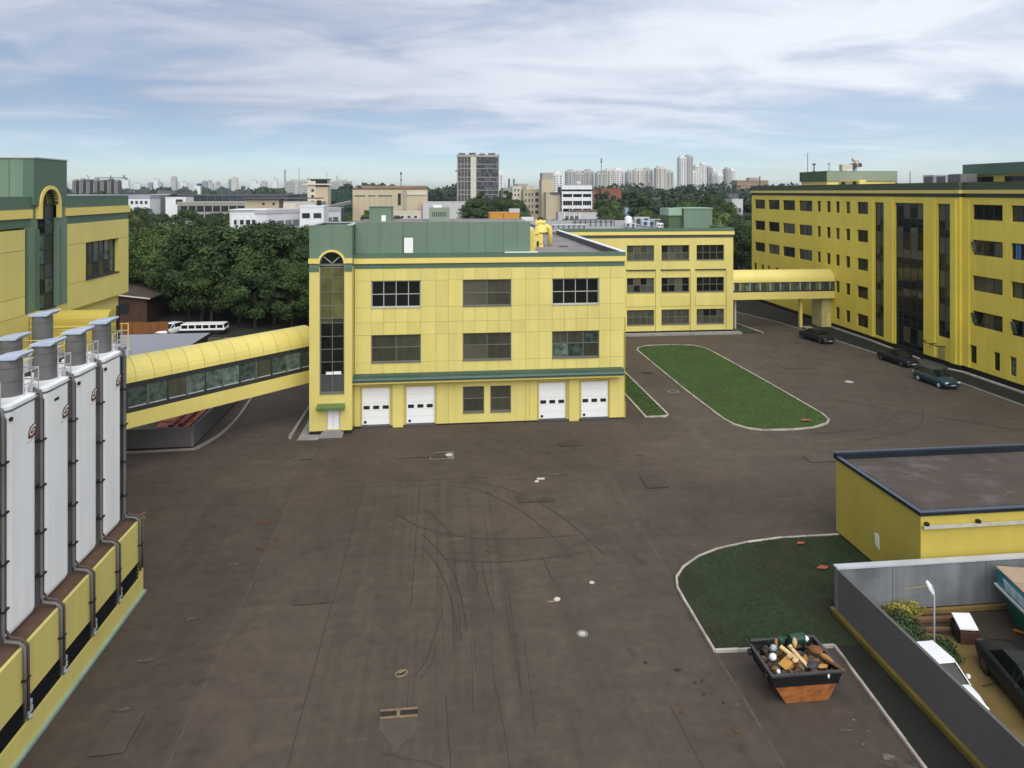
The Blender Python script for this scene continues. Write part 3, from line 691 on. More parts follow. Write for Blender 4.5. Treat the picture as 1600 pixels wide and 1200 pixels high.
for k, (a, b) in enumerate(GD):
    g = MB()
    g.box(a - .06, a + .07, 52.97, 53.2, .1, 3.16); g.box(b - .07, b + .06, 52.97, 53.2, .1, 3.16); g.box(a + .07, b - .07, 52.97, 53.2, 3.05, 3.16)
    dr = P('garage_door', g, YELD, C)
    zz_ = [.18, .72, 1.27, 1.82, 2.42, 3.05]
    for z0, z1 in zip(zz_, zz_[1:]):
        P('door_panel', MB().box(a + .075, b - .075, 53.12, 53.17, z0 + .006, z1 - .006), WHT, dr)
    for q in range(3):
        x = a + .2 + q * .72
        P('door_window', MB().box(x, x + .46, 53.10, 53.119, 1.37, 1.63), BLK, dr)
    P('vent_flap', MB().cyl((a + .33, 53.119, .38), (a + .33, 53.09, .38), .11, n=10), BLK, dr)
    P('threshold', MB().box(a, b, 52.85, 53.15, .0, .16), DGR, dr)
# canopy
cp = [(53.0, 4.12), (52.55, 4.04), (52.28, 3.92), (52.2, 3.8), (52.2, 3.66), (53.0, 3.66)]
can = P('canopy', MB().ext([(-6.85, y, z) for y, z in cp], (21.2, 0, 0)), GRNS, C)
P('canopy_soffit', MB().box(-6.75, 14.25, 52.3, 52.99, 3.5, 3.655), YELL, can)
# bands
P('band', MB().box(-6.55, 14.55, 52.98, 53.3, 12.132, 12.52), GRND, C)
P('band', MB().box(-6.55, 14.62, 52.86, 53.3, 12.522, 12.92), YELL, C)
P('parapet', MB().box(-6.55, 14.62, 52.94, 53.3, 12.922, 13.26), GRND, C)
P('parapet', MB().box(14.3, 14.6, 53.302, 83.7, 12.5, 13.26), DGR, C)
P('parapet_cap', MB().box(14.22, 14.66, 53.0, 83.7, 13.262, 13.32), WHT, C)
P('parapet_cap', MB().box(5.0, 7.6, 52.95, 53.2, 13.262, 13.33), WHT, C)
P('wall', MB().box(14.2, 14.5, 53.352, 83.6, 0, 12.5), YEL, C)
P('drainpipe', MB().tube([(14.62, 53.15, 8.05), (14.62, 53.1, 7.9), (14.56, 53.1, 0.1)], .05, 6).box(14.5, 14.66, 53.1, 53.3, 0.05, 1.3), YELD, C)
P('roof', MB().box(-9.0, 14.295, 53.31, 83.6, 12.4, 12.75), RFG, C)
# attic of green vertical panels
ax = [-6.5, -4.6, -2.9, -1.0, 0.9, 2.2, 3.5, 4.9, 6.0, 7.05]
P('attic_wall', MB().box(-6.5, 7.03, 53.37, 60.0, 12.75, 15.62), JOINT if False else GRND, C)
for a, b in zip(ax, ax[1:]):
    P('attic_panel', MB().box(a + .012, b - .012, 53.33, 53.37, 13.27, 15.68), GRN, C)
P('attic_roof', MB().box(-6.45, 7.0, 53.4, 59.9, 15.62, 15.66), RFG, C)
P('attic_end_wall', MB().box(7.031, 7.6, 54.5, 60.0, 12.75, 14.9), YELL, C)
P('attic_door', MB().box(-2.78, -2.09, 53.27, 53.328, 13.30, 14.48), WHT, C)
ad = P('attic_door_frame', MB().box(-2.86, -2.78, 53.27, 53.329, 13.28, 14.55).box(-2.09, -2.04, 53.27, 53.329, 13.28, 14.55).box(-2.78, -2.09, 53.27, 53.329, 14.48, 14.55), GRNO, C)
st_ = P('stair_head', MB().box(-5.6, -3.9, 55, 57.6, 15.66, 16.77), GRN, C)
P('door', MB().box(-4.65, -4.3, 54.97, 54.999, 15.68, 16.15), WHT, st_)
P('cap', MB().box(-5.65, -3.85, 54.95, 57.65, 16.772, 16.83), GRND, st_)
pl_ = P('plant_room', MB().box(-0.9, 0.75, 55, 57.5, 15.66, 16.75), mat('grey_green_cladding', (.22, .27, .21), .6, .1, .4), C)
gr_ = MB()
for k in range(8): gr_.box(-.65 + k * .15, -.58 + k * .15, 54.97, 54.999, 16.05, 16.4)
P('grille', gr_, DGR, pl_)
P('cap', MB().box(-.55, 0.1, 55.2, 55.9, 16.752, 16.95), WHT, pl_)
# tower with the tall glazed strip under an arch
TY = 51.8
tw = [(-8.9, -7.1, 3.05, 12.42), (-8.4, -7.42, .35, 2.05)]
P('tower_wall', holes_wall(MB(), 'S', TY, -9.65, -6.55, .28, 12.42, tw, .3).box(-9.65, -9.35, TY + .302, 57, .28, 12.4).box(-6.85, -6.55, TY + .302, 53.0, .28, 12.4), YEL, C)
P('tower_plinth', MB().box(-9.5, -6.6, TY + .05, 56, 0, .278), PLN, C)
def arched(ori, pl, c, zs, r, s0, s1, z0, z1, th, n=14):
    """wall s0..s1, z0..z1 with a semicircular-headed opening (centre c, springing zs)"""
    mb = MB(); pts = [(c + r * math.cos(R(180 - 180 * i / n)), zs + r * math.sin(R(180 - 180 * i / n))) for i in range(n + 1)]
    def V(s, d, z): return (s, pl - d, z) if ori == 'S' else (pl + d, s, z)
    if z0 < zs:
        ob(ori, pl, s0, c - r, -th, 0, z0, zs, mb); ob(ori, pl, c + r, s1, -th, 0, z0, zs, mb)
    for i in range(n):
        (a, za), (b, zb) = pts[i], pts[i + 1]
        a0 = s0 if i == 0 else a; b0 = s1 if i == n - 1 else b
        mb.ext([V(a, 0, za), V(b, 0, zb), V(b0, 0, z1), V(a0, 0, z1)] if i not in (0, n - 1) else
               ([V(s0, 0, zs), V(a, 0, za), V(b, 0, zb), V(b, 0, z1), V(s0, 0, z1)] if i == 0 else [V(a, 0, za), V(b, 0, zb), V(s1, 0, zs), V(s1, 0, z1), V(a, 0, z1)]),
               Vector(V(0, -th, 0)) - Vector(V(0, 0, 0)))
    return mb
def arch_ring(ori, pl, c, zs, r0, r1, d0, d1, n=16):
    mb = MB()
    def V(s, d, z): return (s, pl - d, z) if ori == 'S' else (pl + d, s, z)
    for i in range(n):
        q = []
        for rr, k in ((r0, i), (r1, i), (r1, i + 1), (r0, i + 1)):
            a = R(180 - 180 * k / n); q.append(V(c + rr * math.cos(a), d1, zs + rr * math.sin(a)))
        mb.ext(q, Vector(V(0, d0, 0)) - Vector(V(0, d1, 0)))
    return mb
P('tower_head', arched('S', TY, -8.02, 12.68, .88, -9.65, -6.55, 12.421, 15.5, .3).box(-9.65, -9.35, TY + .302, 57, 12.41, 15.5).box(-6.85, -6.55, TY + .302, 57, 12.41, 15.5).box(-9.345, -6.855, 56.7, 57, 12.4, 15.5), GRN, C)
P('tower_cap', MB().box(-9.72, -9.28, TY - .06, 57.05, 15.502, 15.56).box(-6.92, -6.48, TY - .06, 57.05, 15.502, 15.56).box(-9.28, -6.92, 56.6, 57.05, 15.502, 15.56), LGR, C)
P('tower_roof', MB().box(-9.34, -6.86, TY + .31, 56.69, 14.7, 14.9), DGR, C)
P('tower_seam', MB().box(-8.03, -8.0, TY - .012, TY - .001, 13.75, 15.45), GRND, C)
P('tower_band', MB().box(-9.68, -8.94, TY - .05, TY - .001, 12.1, 12.42).box(-7.08, -6.52, TY - .05, TY - .001, 12.1, 12.42), GRND, C)
P('tower_band', MB().box(-9.7, -9.02, TY - .12, TY - .001, 12.7, 13.06).box(-7.02, -6.5, TY - .12, TY - .001, 12.7, 13.06), YELL, C)
P('arch_trim', arch_ring('S', TY, -8.02, 12.68, .88, 1.03, -.1, .1), YELL, C)
aw = P('arch_window', arch_ring('S', TY, -8.02, 12.68, .80, .878, -.2, -.1).box(-8.9, -7.14, TY + .1, TY + .2, 12.5, 12.66), FRM, C)
P('pane', MB().ext([(-8.02 + .8 * math.cos(R(180 * i / 12)), TY + .16, 12.68 + .8 * math.sin(R(180 * i / 12))) for i in range(13)], (0, .02, 0)), GLS, aw)
def bar2(x0, z0, x1, z1, y, w):
    d = Vector((x1 - x0, z1 - z0)).normalized(); n_ = Vector((-d.y, d.x)) * w / 2
    return MB().ext([(x0 + n_.x, y, z0 + n_.y), (x1 + n_.x, y, z1 + n_.y), (x1 - n_.x, y, z1 - n_.y), (x0 - n_.x, y, z0 - n_.y)], (0, .04, 0))
P('glazing_bar', bar2(-8.62, 13.2, -8.05, 12.72, TY + .09, .05), FRL, aw)
P('glazing_bar', bar2(-7.98, 12.72, -7.5, 13.15, TY + .085, .05), FRL, aw)
def tpm(i, j): return (DGR, GLS, GLS, GLS, GLS, GLB, GLO, GLO, GLO, GLO)[min(j, 9)]
window(C, 'S', TY, -8.9, -7.1, 3.05, 12.4, 2, 10, FRM, tpm, sill=True, zsplit=(1.35, 2.3, 3.25, 4.2, 5.2, 5.55, 6.5, 7.5, 8.6), bar=.05, deep=.16, border=.09)
P('lamp_box', MB().box(-8.45, -7.95, TY + .10, TY + .14, 4.42, 4.62).box(-7.9, -7.35, TY + .10, TY + .14, 4.42, 4.64), WHT, C)
d_ = P('door', MB().box(-8.38, -7.93, TY + .12, TY + .18, .36, 2.04).box(-7.915, -7.44, TY + .12, TY + .18, .36, 2.04), WHT, C)
P('frame', MB().box(-8.4, -7.42, TY + .08, TY + .119, 1.98, 2.049).box(-8.4, -8.33, TY + .08, TY + .119, .36, 1.98).box(-7.5, -7.42, TY + .08, TY + .119, .36, 1.98), LGR, d_)
P('door_canopy', MB().ext([(-9.05, TY, 2.3), (-9.05, TY - .55, 2.12), (-9.05, TY - .55, 1.95), (-9.05, TY, 1.95)], (2.0, 0, 0)), mat('green_canopy_sheet', (.10, .155, .05), .5, .12, 1.0), C)
P('door_step', MB().box(-8.75, -7.15, TY - .75, TY - .001, 0, .2).box(-8.6, -7.3, TY - .4, TY - .001, .2, .34), CONC, C)
# yellow ventilation plant behind the attic
V_ = thing('ventilation_unit', 'yellow painted ducts and cyclone on the main block roof', 'ventilation unit', (9.2, 66, 12.75)); V_.scale = (.76, .76, .80)
P('housing', MB().box(8.35, 9.3, 63.4, 66.4, 12.75, 14.35).box(9.3, 10.0, 64.6, 66.4, 13.1, 14.2), YELL, V_, bevel=.05)
P('support', MB().box(9.35, 9.9, 63.6, 64.4, 12.75, 13.05), YELL, V_)
P('opening', MB().box(9.02, 9.28, 63.36, 63.399, 12.85, 13.5), BLK, V_)
P('cyclone', MB().cyl((9.9, 66, 14.2), (9.9, 66, 14.45), .55, .95, 16).cyl((9.9, 66, 14.45), (9.9, 66, 15.0), .95, .8, 16).cyl((9.9, 66, 15.0), (9.9, 66, 15.35), .8, .35, 16), YELL, V_, smooth=False)
P('fan_head', MB().cyl((9.4, 66, 15.6), (10.4, 66, 15.6), .26, n=12).cyl((9.9, 66, 15.35), (9.9, 66, 15.95), .2, n=10).box(9.2, 9.5, 65.8, 66.2, 15.35, 15.95).box(10.3, 10.55, 65.85, 66.15, 15.5, 15.9), YELL, V_)
P('elbow_duct', MB().tube([(10.3, 66, 15.05), (10.75, 66, 15.12), (11.05, 66, 14.95), (11.15, 66, 14.6), (11.15, 66, 12.8)], .3, 12), YELL, V_, smooth=True)
P('hood', MB().ext([(8.3, 63.2, 14.36), (9.35, 63.2, 14.36), (9.2, 63.2, 14.62), (8.3, 63.2, 14.72)], (0, 2.2, 0)), YELL, V_)
tag(P('skylight', MB().box(6.2, 7.8, 60.5, 62, 12.76, 13.2), WHT), 'low white skylight box behind the green attic', 'skylight')
tag(P('hatch_strip', MB().box(11.3, 12.1, 64.2, 64.6, 12.755, 12.85), DGR), 'small dark strip lying on the grey felt roof', 'roof hatch')

# ---------------------------------------------------------------- rear wing with three rows of windows
D = thing('office_wing', 'lower yellow wing with nine windows set back behind the main block', 'office building', (30, 84, 0))
DW = [(23.37, 26.9), (27.85, 31.5), (32.45, 36.1)]
DZ = [(1.2, 3.1), (5.3, 7.15), (9.35, 11.26)]
P('wall', holes_wall(MB(), 'S', 84.0, 14.6, 37.3, .42, 12.19, [(a, b, c, d) for a, b in DW for c, d in DZ], .35).box(37.0, 37.3, 84.352, 108, .42, 12.19), YEL, D)
P('plinth', MB().box(14.7, 37.25, 84.03, 107, 0, .418), PLN, D)
P('foundation_slab', MB().box(14.6, 38.0, 82.9, 83.95, 0, .22), CONC, D)
for a in (22.6, 27.08, 31.62, 36.35):
    P('pilaster', MB().box(a, a + .62, 83.86, 83.999, .43, 8.05), YEL, D)
for a, b in ((23.24, 27.06), (27.72, 31.6), (32.26, 36.33)):
    P('ledge', MB().box(a, b, 83.84, 83.999, 8.07, 8.2), DGR, D)
    P('spandrel', MB().box(a + .05, b - .05, 83.93, 83.999, 3.55, 4.9), YEL, D)
def dpm(k): return {0: (GLB, SPN), 1: (GLS, SPN, GLB), 2: (GLS,)}[k]
for i, (a, b) in enumerate(DW):
    for j, (c, d) in enumerate(DZ):
        kind = 2 if (i == 2 and j > 0) else (1 if (i, j) in ((1, 2), (0, 1), (1, 1), (2, 0)) else 0)
        window(D, 'S', 84.0, a, b, c, d, 4, 2, FRM, dpm(kind), bar=.06, deep=.18, seed=i * 3 + j)
P('band', MB().box(14.6, 37.33, 83.97, 84.3, 12.192, 12.57), DGR, D)
P('band', MB().box(14.6, 37.42, 83.85, 84.3, 12.572, 12.98), YELL, D)
P('parapet', MB().box(14.6, 37.42, 83.92, 84.25, 12.982, 13.4).box(37.1, 37.4, 84.252, 108, 12.2, 13.4), GRND, D)
P('roof', MB().box(14.3, 37.1, 84.26, 120, 12.5, 12.95), mat('pale_roof_felt', (.30, .29, .28), .85, .1, .3), D)
sh = P('stair_head', MB().box(33.35, 37.4, 91, 95, 12.95, 15.7), GRN, D)
P('side_wall', MB().box(31.4, 33.34, 91.6, 95, 12.95, 14.75), GRNO, sh)
P('cap', MB().box(33.25, 37.5, 90.9, 95.1, 15.702, 15.82).box(31.3, 33.24, 91.4, 95.1, 14.76, 15.75), mat('pale_green_cap', (.25, .38, .27), .5, .1), sh)
rr = random.Random(12)
# roof plant of the rear wing: each unit its own thing
def roof_unit(x, y, w, dpt, h, m, lab, kind):
    t = thing('roof_unit', lab, 'roof unit', (x, y, 12.95), group='plant standing on the rear wing roof')
    if kind == 'tank':
        P('vessel', MB().cyl((x, y, 13.3), (x, y, 13.3 + h), w / 2, n=14).cyl((x, y, 13.3 + h), (x, y, 13.5 + h), w / 2, w / 5, 14), m, t)
        for a in (-1, 1): P('leg', MB().box(x + a * w / 3 - .04, x + a * w / 3 + .04, y - .05, y + .05, 12.95, 13.3), LGR, t)
    elif kind == 'ac':
        P('casing', MB().box(x - w / 2, x + w / 2, y, y + dpt, 13.1, 13.1 + h), m, t, bevel=.03)
        for k in range(2): P('fan', MB().cyl((x - w / 4 + k * w / 2, y - .001, 13.1 + h / 2), (x - w / 4 + k * w / 2, y - .04, 13.1 + h / 2), min(h, w / 2) * .38, n=12), DGR, t)
        for a in (-1, 1): P('foot', MB().box(x + a * w / 3 - .05, x + a * w / 3 + .05, y, y + dpt, 12.95, 13.1), DGR, t)
    else:
        n = max(3, int(w / .7))
        P('pipe', MB().tube([(x - w / 2, y, 13.0), (x - w / 2, y, 13.0 + h), (x + w / 2, y, 13.0 + h), (x + w / 2, y, 13.0)], .09, 6).tube([(x - w / 2, y + .4, 13.0 + h * .6), (x + w / 2, y + .4, 13.0 + h * .6)], .07, 6), m, t)
        for k in range(n): P('stand', MB().box(x - w / 2 + w * (k + .5) / n - .04, x - w / 2 + w * (k + .5) / n + .04, y - .1, y + .5, 12.95, 13.0 + h), GRY, t)
roof_unit(22.5, 99, 6.2, 1, .9, DGR, 'long dark pipe rack, leftmost on the rear wing roof', 'pipe')
roof_unit(27.2, 97, 1.1, 1, 1.0, WHT, 'white domed vessel beside the long dark pipe rack', 'tank')
roof_unit(26.4, 93, 1.5, 1.0, .55, LGR, 'twin fan grey cooler in front of the domed vessel', 'ac')
roof_unit(29.6, 95, 1.9, 1.0, .8, mat('pale_blue_casing', (.4, .5, .62), .5, .1), 'pale blue twin fan cooler in the middle of the rear roof', 'ac')
roof_unit(29.6, 98, 2.2, 1.2, 1.2, LGR, 'tall grey twin fan cooler behind the pale blue one', 'ac')
roof_unit(33.0, 99, 4.4, 1.2, .9, LGR, 'light grey pipe rack left of the green stair head', 'pipe')
roof_unit(34.6, 97.5, .9, .9, .7, WHT, 'small white cooler beside the green stair head', 'ac')
roof_unit(30.2, 91.5, .8, .8, .6, WHT, 'small white cooler nearest the roof edge', 'ac')
roof_unit(17.5, 92, 5.0, 1.0, .5, LGR, 'low pale pipe rack behind the yellow ducts', 'pipe')

# ---------------------------------------------------------------- long office building on the right
E_ = thing('office_building', 'long five storey yellow building with tall glazed strips along the right', 'office building', (56, 80, 0))
XL, XR = 51.75, 52.15
rows = [(15.28, 16.78), (11.83, 13.32), (8.32, 9.81), (4.86, 6.36), (1.35, 2.9)]
big = [(104.6, 108.2), (99.9, 103.5), (95.3, 98.9), (90.6, 94.2)]
nar = [(88.49, 89.36), (86.13, 87.08), (84.04, 84.95), (81.74, 82.69)]
w5 = (78.1, 80.3)
strips = [(75.09, 76.87, .9), (68.51, 73.15, .6), (64.64, 66.44, 2.95)]
LH = []
for r_, (z0, z1) in enumerate(rows):
    if r_ < 3: LH += [(a, b, z0, z1) for a, b in big] + [(a, b, z0, z1) for a, b in nar]
    if r_ in (3, 4): LH += [(a, b, z0, z1) for a, b in nar[2:]]
    LH.append((*w5, z0, z1))
small4 = [(107.5, 108.5), (105.0, 105.9), (103.0, 103.8), (100.3, 101.3), (98.4, 99.3)]
LH += [(a, b, 4.9, 6.3) for a, b in small4]
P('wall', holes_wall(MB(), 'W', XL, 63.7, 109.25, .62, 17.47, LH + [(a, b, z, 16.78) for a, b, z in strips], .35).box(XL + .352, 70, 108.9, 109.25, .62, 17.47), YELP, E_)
RW = [(58.54, 62.18), (54.43, 57.61), (50.2, 53.4), (46, 49.2)]
RH = [(a, b, z0, z1) for a, b in RW for z0, z1 in rows[:4]]
small5 = [(61.65, 62.5), (58.85, 59.6), (57.0, 57.75), (54.2, 55.0), (52.5, 53.2)]
RH += [(a, b, 1.15, 2.9) for a, b in small5]
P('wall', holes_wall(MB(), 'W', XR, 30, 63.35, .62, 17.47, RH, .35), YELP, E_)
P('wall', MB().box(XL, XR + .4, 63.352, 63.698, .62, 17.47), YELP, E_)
P('plinth', MB().box(XL + .12, 60, 63.5, 109.2, 0, .618).box(XR + .12, 60, 30, 63.49, 0, .618), PLN, E_)
for a, b in ((63.72, 64.45), (66.7, 68.3), (73.4, 74.9), (77.0, 77.6)):
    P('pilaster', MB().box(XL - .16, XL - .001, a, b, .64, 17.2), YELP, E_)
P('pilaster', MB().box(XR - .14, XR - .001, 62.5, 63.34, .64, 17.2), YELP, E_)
def epm(i, j):
    return (GLS, GLS, SPN, GLS, GLS)[(i * 3 + j * 5) % 5]
n_ = 0
for a, b, c, d in LH:
    n_ += 1
    window(E_, 'W', XL, a, b, c, d, 2 if b - a > 1.5 else 1, 1, FRD, (GLS,) if n_ % 4 else (GLS, SPN), sill=False, deep=.2, seed=n_, bar=.08)
for a, b, c, d in RH:
    n_ += 1
    window(E_, 'W', XR, a, b, c, d, 3 if b - a > 1.5 else 1, 1, FRD, (GLS, SPN, GLS, GLB) if b - a > 1.5 else (GLS, GLG), sill=False, deep=.2, seed=n_, bar=.07)
# tilted-open sashes, blue and white curtains
for y, z, m_ in ((62.1, 12.1, WHT), (62.1, 5.1, WHT), (57.4, 5.1, WHT), (59.0, 12.0, WHT)):
    P('open_sash', MB().ext([(XR - .02, y, z), (XR - .02, y - .5, z + .0), (XR - .28, y - .5, z + 1.05), (XR - .28, y, z + 1.05)], (.03, 0, 0)), GLG, E_)
for y in (57.2, 56.9): P('curtain', MB().box(XR + .08, XR + .13, y - .28, y - .05, 11.9, 13.2), mat('blue_curtain', (.06, .15, .42), .8, .1), E_)
for k, (a, b, z) in enumerate(strips):
    nx = 4 if k == 1 else 2
    zs = []
    for f in range(5):
        zt = 16.78 - 3.46 * f
        for q in (zt - 1.75, zt - 3.46 + .75, zt - 3.46):
            if q > z + .5: zs.append(q - z)
    zs = sorted(zs)
    def spm(i, j, zs=zs, z=z, k=k):
        zt = 16.78 - (([0] + zs)[j] + z)
        ph = (zt % 3.46)
        if zt > 1.0 and 1.0 < ph < 2.6 and k != 1: return SPN
        return (GLS, GLS, GLS, SPN)[(j * 3 + (i % 2) * (j % 3)) % 4] if k == 1 else (GLS, GLS, GLB)[(i + j * 2) % 3]
    window(E_, 'W', XL, a, b, z, 16.78, nx, 1, FRD, spm, sill=False, zsplit=zs, deep=.2, bar=.06, name='glazed_strip')
P('band', MB().box(XL - .05, 53.5, 63.35, 109.3, 17.472, 17.85), mat('dark_olive_band', (.045, .055, .04), .6, .1), E_)
P('band', MB().box(XR - .05, 53.5, 30, 63.345, 17.472, 17.85), MATS['dark_olive_band'], E_)
P('band', MB().box(XL - .22, 53.5, 63.2, 109.45, 17.852, 18.2), YELL, E_)
P('band', MB().box(XR - .22, 53.5, 30, 63.195, 17.852, 18.2), YELL, E_)
P('parapet', MB().box(XL - .12, 52.6, 63.3, 109.35, 18.202, 18.98).box(XL + 1, 70, 108.9, 109.3, 17.472, 18.9), mat('olive_parapet', (.065, .085, .05), .6, .1, .3), E_)
P('parapet', MB().box(XR - .12, 52.6, 30, 63.29, 18.202, 18.98), MATS['olive_parapet'], E_)
P('roof', MB().box(52.6, 70, 30, 108.9, 17.9, 18.3), RFG, E_)
aw_ = P('awning_frame', MB().box(XL - .95, XL - .87, 65.0, 68.0, 2.1, 2.18).box(XL - .9, XL - .17, 65.0, 65.08, 2.1, 2.18).box(XL - .9, XL - .17, 67.9, 67.98, 2.1, 2.18).box(XL - .9, XL - .17, 66.4, 66.48, 2.1, 2.18).tube([(XL - .85, 66.4, 2.1), (XL - .85, 66.4, 1.8), (XL - .75, 66.4, 1.75)], .035, 6), BLK, E_)
P('service_door', MB().box(XL - .04, XL - .001, 65.3, 66.3, .64, 2.0), mat('olive_door', (.36, .33, .12), .6, .1), E_)
P('porch_wall', MB().box(50.4, 51.74, 85.9, 88.3, .0, 3.98), mat('pale_porch', (.5, .45, .2), .7, .1), E_)
P('porch_door', MB().box(51.1, 51.6, 85.85, 85.899, .1, 1.9), YELL, E_)
# roof storeys of the long building
rb = P('roof_storey', MB().box(60, 71.8, 101, 109, 19.7, 21.3), GRNO, E_)
P('roof_storey_front', MB().box(60.05, 71.8, 100.9, 100.999, 19.72, 21.25), mat('grey_green_sheet', (.24, .28, .20), .6, .1, .3), rb)
P('roof_storey_base', MB().box(60.2, 71.6, 101.1, 108.8, 18.3, 19.69), YELL, rb)
rb2 = P('roof_storey', MB().box(60, 75, 45, 73, 19.9, 21.15), GRND, E_)
P('roof_storey_base', MB().box(60.2, 75, 45, 72.8, 18.3, 19.89), YELD, rb2)
for y in (70.0, 66.0, 61.5): P('window', MB().box(60.1, 60.199, y - 1.2, y + 1.2, 19.0, 19.7), GLS, rb2)
# antennas and roof machines
def mast(x, y, z0, z1, lab, m=DGR, head=None, r=.05):
    t = thing('mast', lab, 'mast', (x, y, z0))
    P('pole', MB().cyl((x, y, z0), (x, y, z1), r, r * .7, 6), m, t)
    if head == 'box': P('cap', MB().box(x - .2, x + .2, y - .2, y + .2, z1, z1 + .25), m, t)
    if head == 'ball': P('ball', MB().ball((x, y, z1), .25), m, t)
    P('base', MB().box(x - .25, x + .25, y - .25, y + .25, z0 - .02, z0 + .15), m, t)
mast(62, 108, 21.3, 22.5, 'short dark vent mast, left one on the olive roof storey', head='box', r=.12)
mast(62, 103.5, 21.3, 22.4, 'short grey vent mast, right one on the olive roof storey', LGR, head='box', r=.12)
mast(62, 110, 18.5, 24.6, 'thin tall aerial behind the far end of the long building', r=.06)
mast(59, 80.5, 18.3, 20.6, 'slim aerial right of the olive roof storey', r=.06)
mast(54.5, 112, 15, 20.8, 'short aerial at the far corner of the long building', r=.1)
t = thing('roof_fan', 'cream ducted roof fan with dark mouths on the olive roof storey', 'roof fan', (65, 103, 21.3)); F_ = t
P('duct', MB().box(63.6, 64.4, 102.5, 103.4, 21.3, 22.4).box(64.4, 66.3, 102.5, 103.4, 21.8, 22.4), BEIL, t)
P('pillar', MB().cyl((66.0, 103, 21.3), (66.0, 103, 22.1), .3, n=10), LGR, t)
P('fan', MB().cyl((65.7, 102.4, 22.2), (65.7, 103.6, 22.2), .4, n=12).cyl((66.6, 102.5, 22.3), (66.6, 103.5, 22.3), .35, n=12), DGR, t)
P('nozzle', MB().cyl((66.3, 103, 22.4), (65.9, 103, 23.3), .34, .26, 10).cyl((65.6, 103, 23.2), (66.6, 103, 23.0), .3, n=10), BEIL, t)
t = thing('roof_fan', 'yellow twin roof fans with round dark mouths behind the parapet', 'roof fan', (56, 87.5, 18.3))
P('casing', MB().box(55.5, 56.5, 85.6, 90.4, 18.3, 19.6), YELL, t, bevel=.06)
for y in (86.6, 89.2): P('mouth', MB().cyl((55.49, y, 19.0), (55.4, y, 19.0), .45, n=14), BLK, t)
t = thing('cooling_unit', 'row of grey and white cooling units behind the right parapet', 'cooling unit', (58, 72, 18.3))
for k, (m_, y) in enumerate(((LGR, 74.6), (WHT, 72.6), (GRY, 70.6))):
    q = P('casing', MB().box(57, 59, y - .95, y + .95, 18.3, 20.0), m_, t, bevel=.04)
    P('grille', MB().box(56.97, 56.999, y - .7, y + .7, 18.7, 19.8), GRY, q)

# ---------------------------------------------------------------- covered bridges
BR = thing('covered_bridge', 'yellow covered footbridge joining the rear wing to the long building', 'covered bridge', (37.3, 86, 0))
x0, x1, yb = 37.32, 51.7, 85.0
P('deck', MB().box(x0, x1, yb, yb + 2.6, 4.0, 4.95), YELB, BR)
prof = [(yb + 1.3 - 1.3 * math.cos(R(180 * i / 14)), 6.24 + 1.5 * math.sin(R(180 * i / 14))) for i in range(15)]
P('roof', MB().ext([(x0, y, z) for y, z in prof], (x1 - x0, 0, 0)), YELB, BR, smooth=False)
fr = P('window_band', MB().box(x0, x1, yb + .04, yb + .12, 4.95, 5.15).box(x0, x1, yb + .04, yb + .12, 6.12, 6.24), FRD, BR)
for k in range(21):
    a = x0 + (x1 - x0) * k / 21; b = x0 + (x1 - x0) * (k + 1) / 21
    P('pane', MB().box(a + .05, b - .05, yb + .07, yb + .10, 5.15, 6.12), (GLG, GLB, GLO, GLG, LGR if k == 0 else GLB)[k % 5 if k else 4], fr)
    P('mullion', MB().box(a - .05, a + .05, yb + .03, yb + .13, 5.15, 6.12), FRD if k % 2 else FRL, fr)
P('support', MB().box(47.4, 47.75, yb + 1, yb + 1.4, 0, 4.0), YELL, BR)
P('support', MB().box(38.4, 38.6, yb + 1, yb + 1.2, 0, 4.0), LGR, BR)

# left bridge, running diagonally from the tower side to the left-hand building
B2 = thing('covered_bridge', 'long yellow covered footbridge with barrel roof left of the arched tower', 'covered bridge', (-9.8, 55.2, 0), rz=math.atan2(-9.9, -9.8))
LEN = 19.0            # local x runs away from the tower, local -y... faces the yard on +y
S = 1                 # the yard side is local +y
def bq(name, mb, m, par=B2, **k): return P(name, mb, m, par, **k)
bq('deck', MB().box(0, LEN, -2.6, 0, 3.07, 4.03), YELB)
nseg = 17
pr_ = [(-1.3 + 1.3 * math.cos(R(180 * i / 14)), 5.94 + 1.4 * math.sin(R(180 * i / 14))) for i in range(15)]
for k in range(nseg):
    a, b = LEN * k / nseg, LEN * (k + 1) / nseg
    bq('roof_panel', MB().ext([(a + .02, y, z) for y, z in pr_], (b - a - .04, 0, 0)), YELB)
pr2 = [(-1.3 + 1.275 * math.cos(R(180 * i / 14)), 5.94 + 1.375 * math.sin(R(180 * i / 14))) for i in range(15)]
bq('roof_core', MB().ext([(0.05, y, z) for y, z in pr2], (LEN - .1, 0, 0)), YELD)
fr = bq('window_band', MB().box(0, LEN, -.16, -.06, 4.03, 4.28).box(0, LEN, -.16, -.06, 5.62, 5.94).box(0, LEN, -2.55, -2.45, 4.03, 5.94), FRD)
nb = 15
for k in range(nb):
    a, b = LEN * k / nb, LEN * (k + 1) / nb
    pn = bq('pane', MB().box(a + .03, b - .03, -.13, -.10, 4.28, 5.62), (GLG, GLG, GLG, GLB, GLG)[k % 5], fr)
    bq('mullion', MB().box(a - .035, a + .035, -.15, -.05, 4.28, 5.62), FRD if k % 2 else FRM, fr)
    bq('sill_rail', MB().box(a + .1, b - .1, -.09, -.05, 4.34, 4.40), LGR, fr)
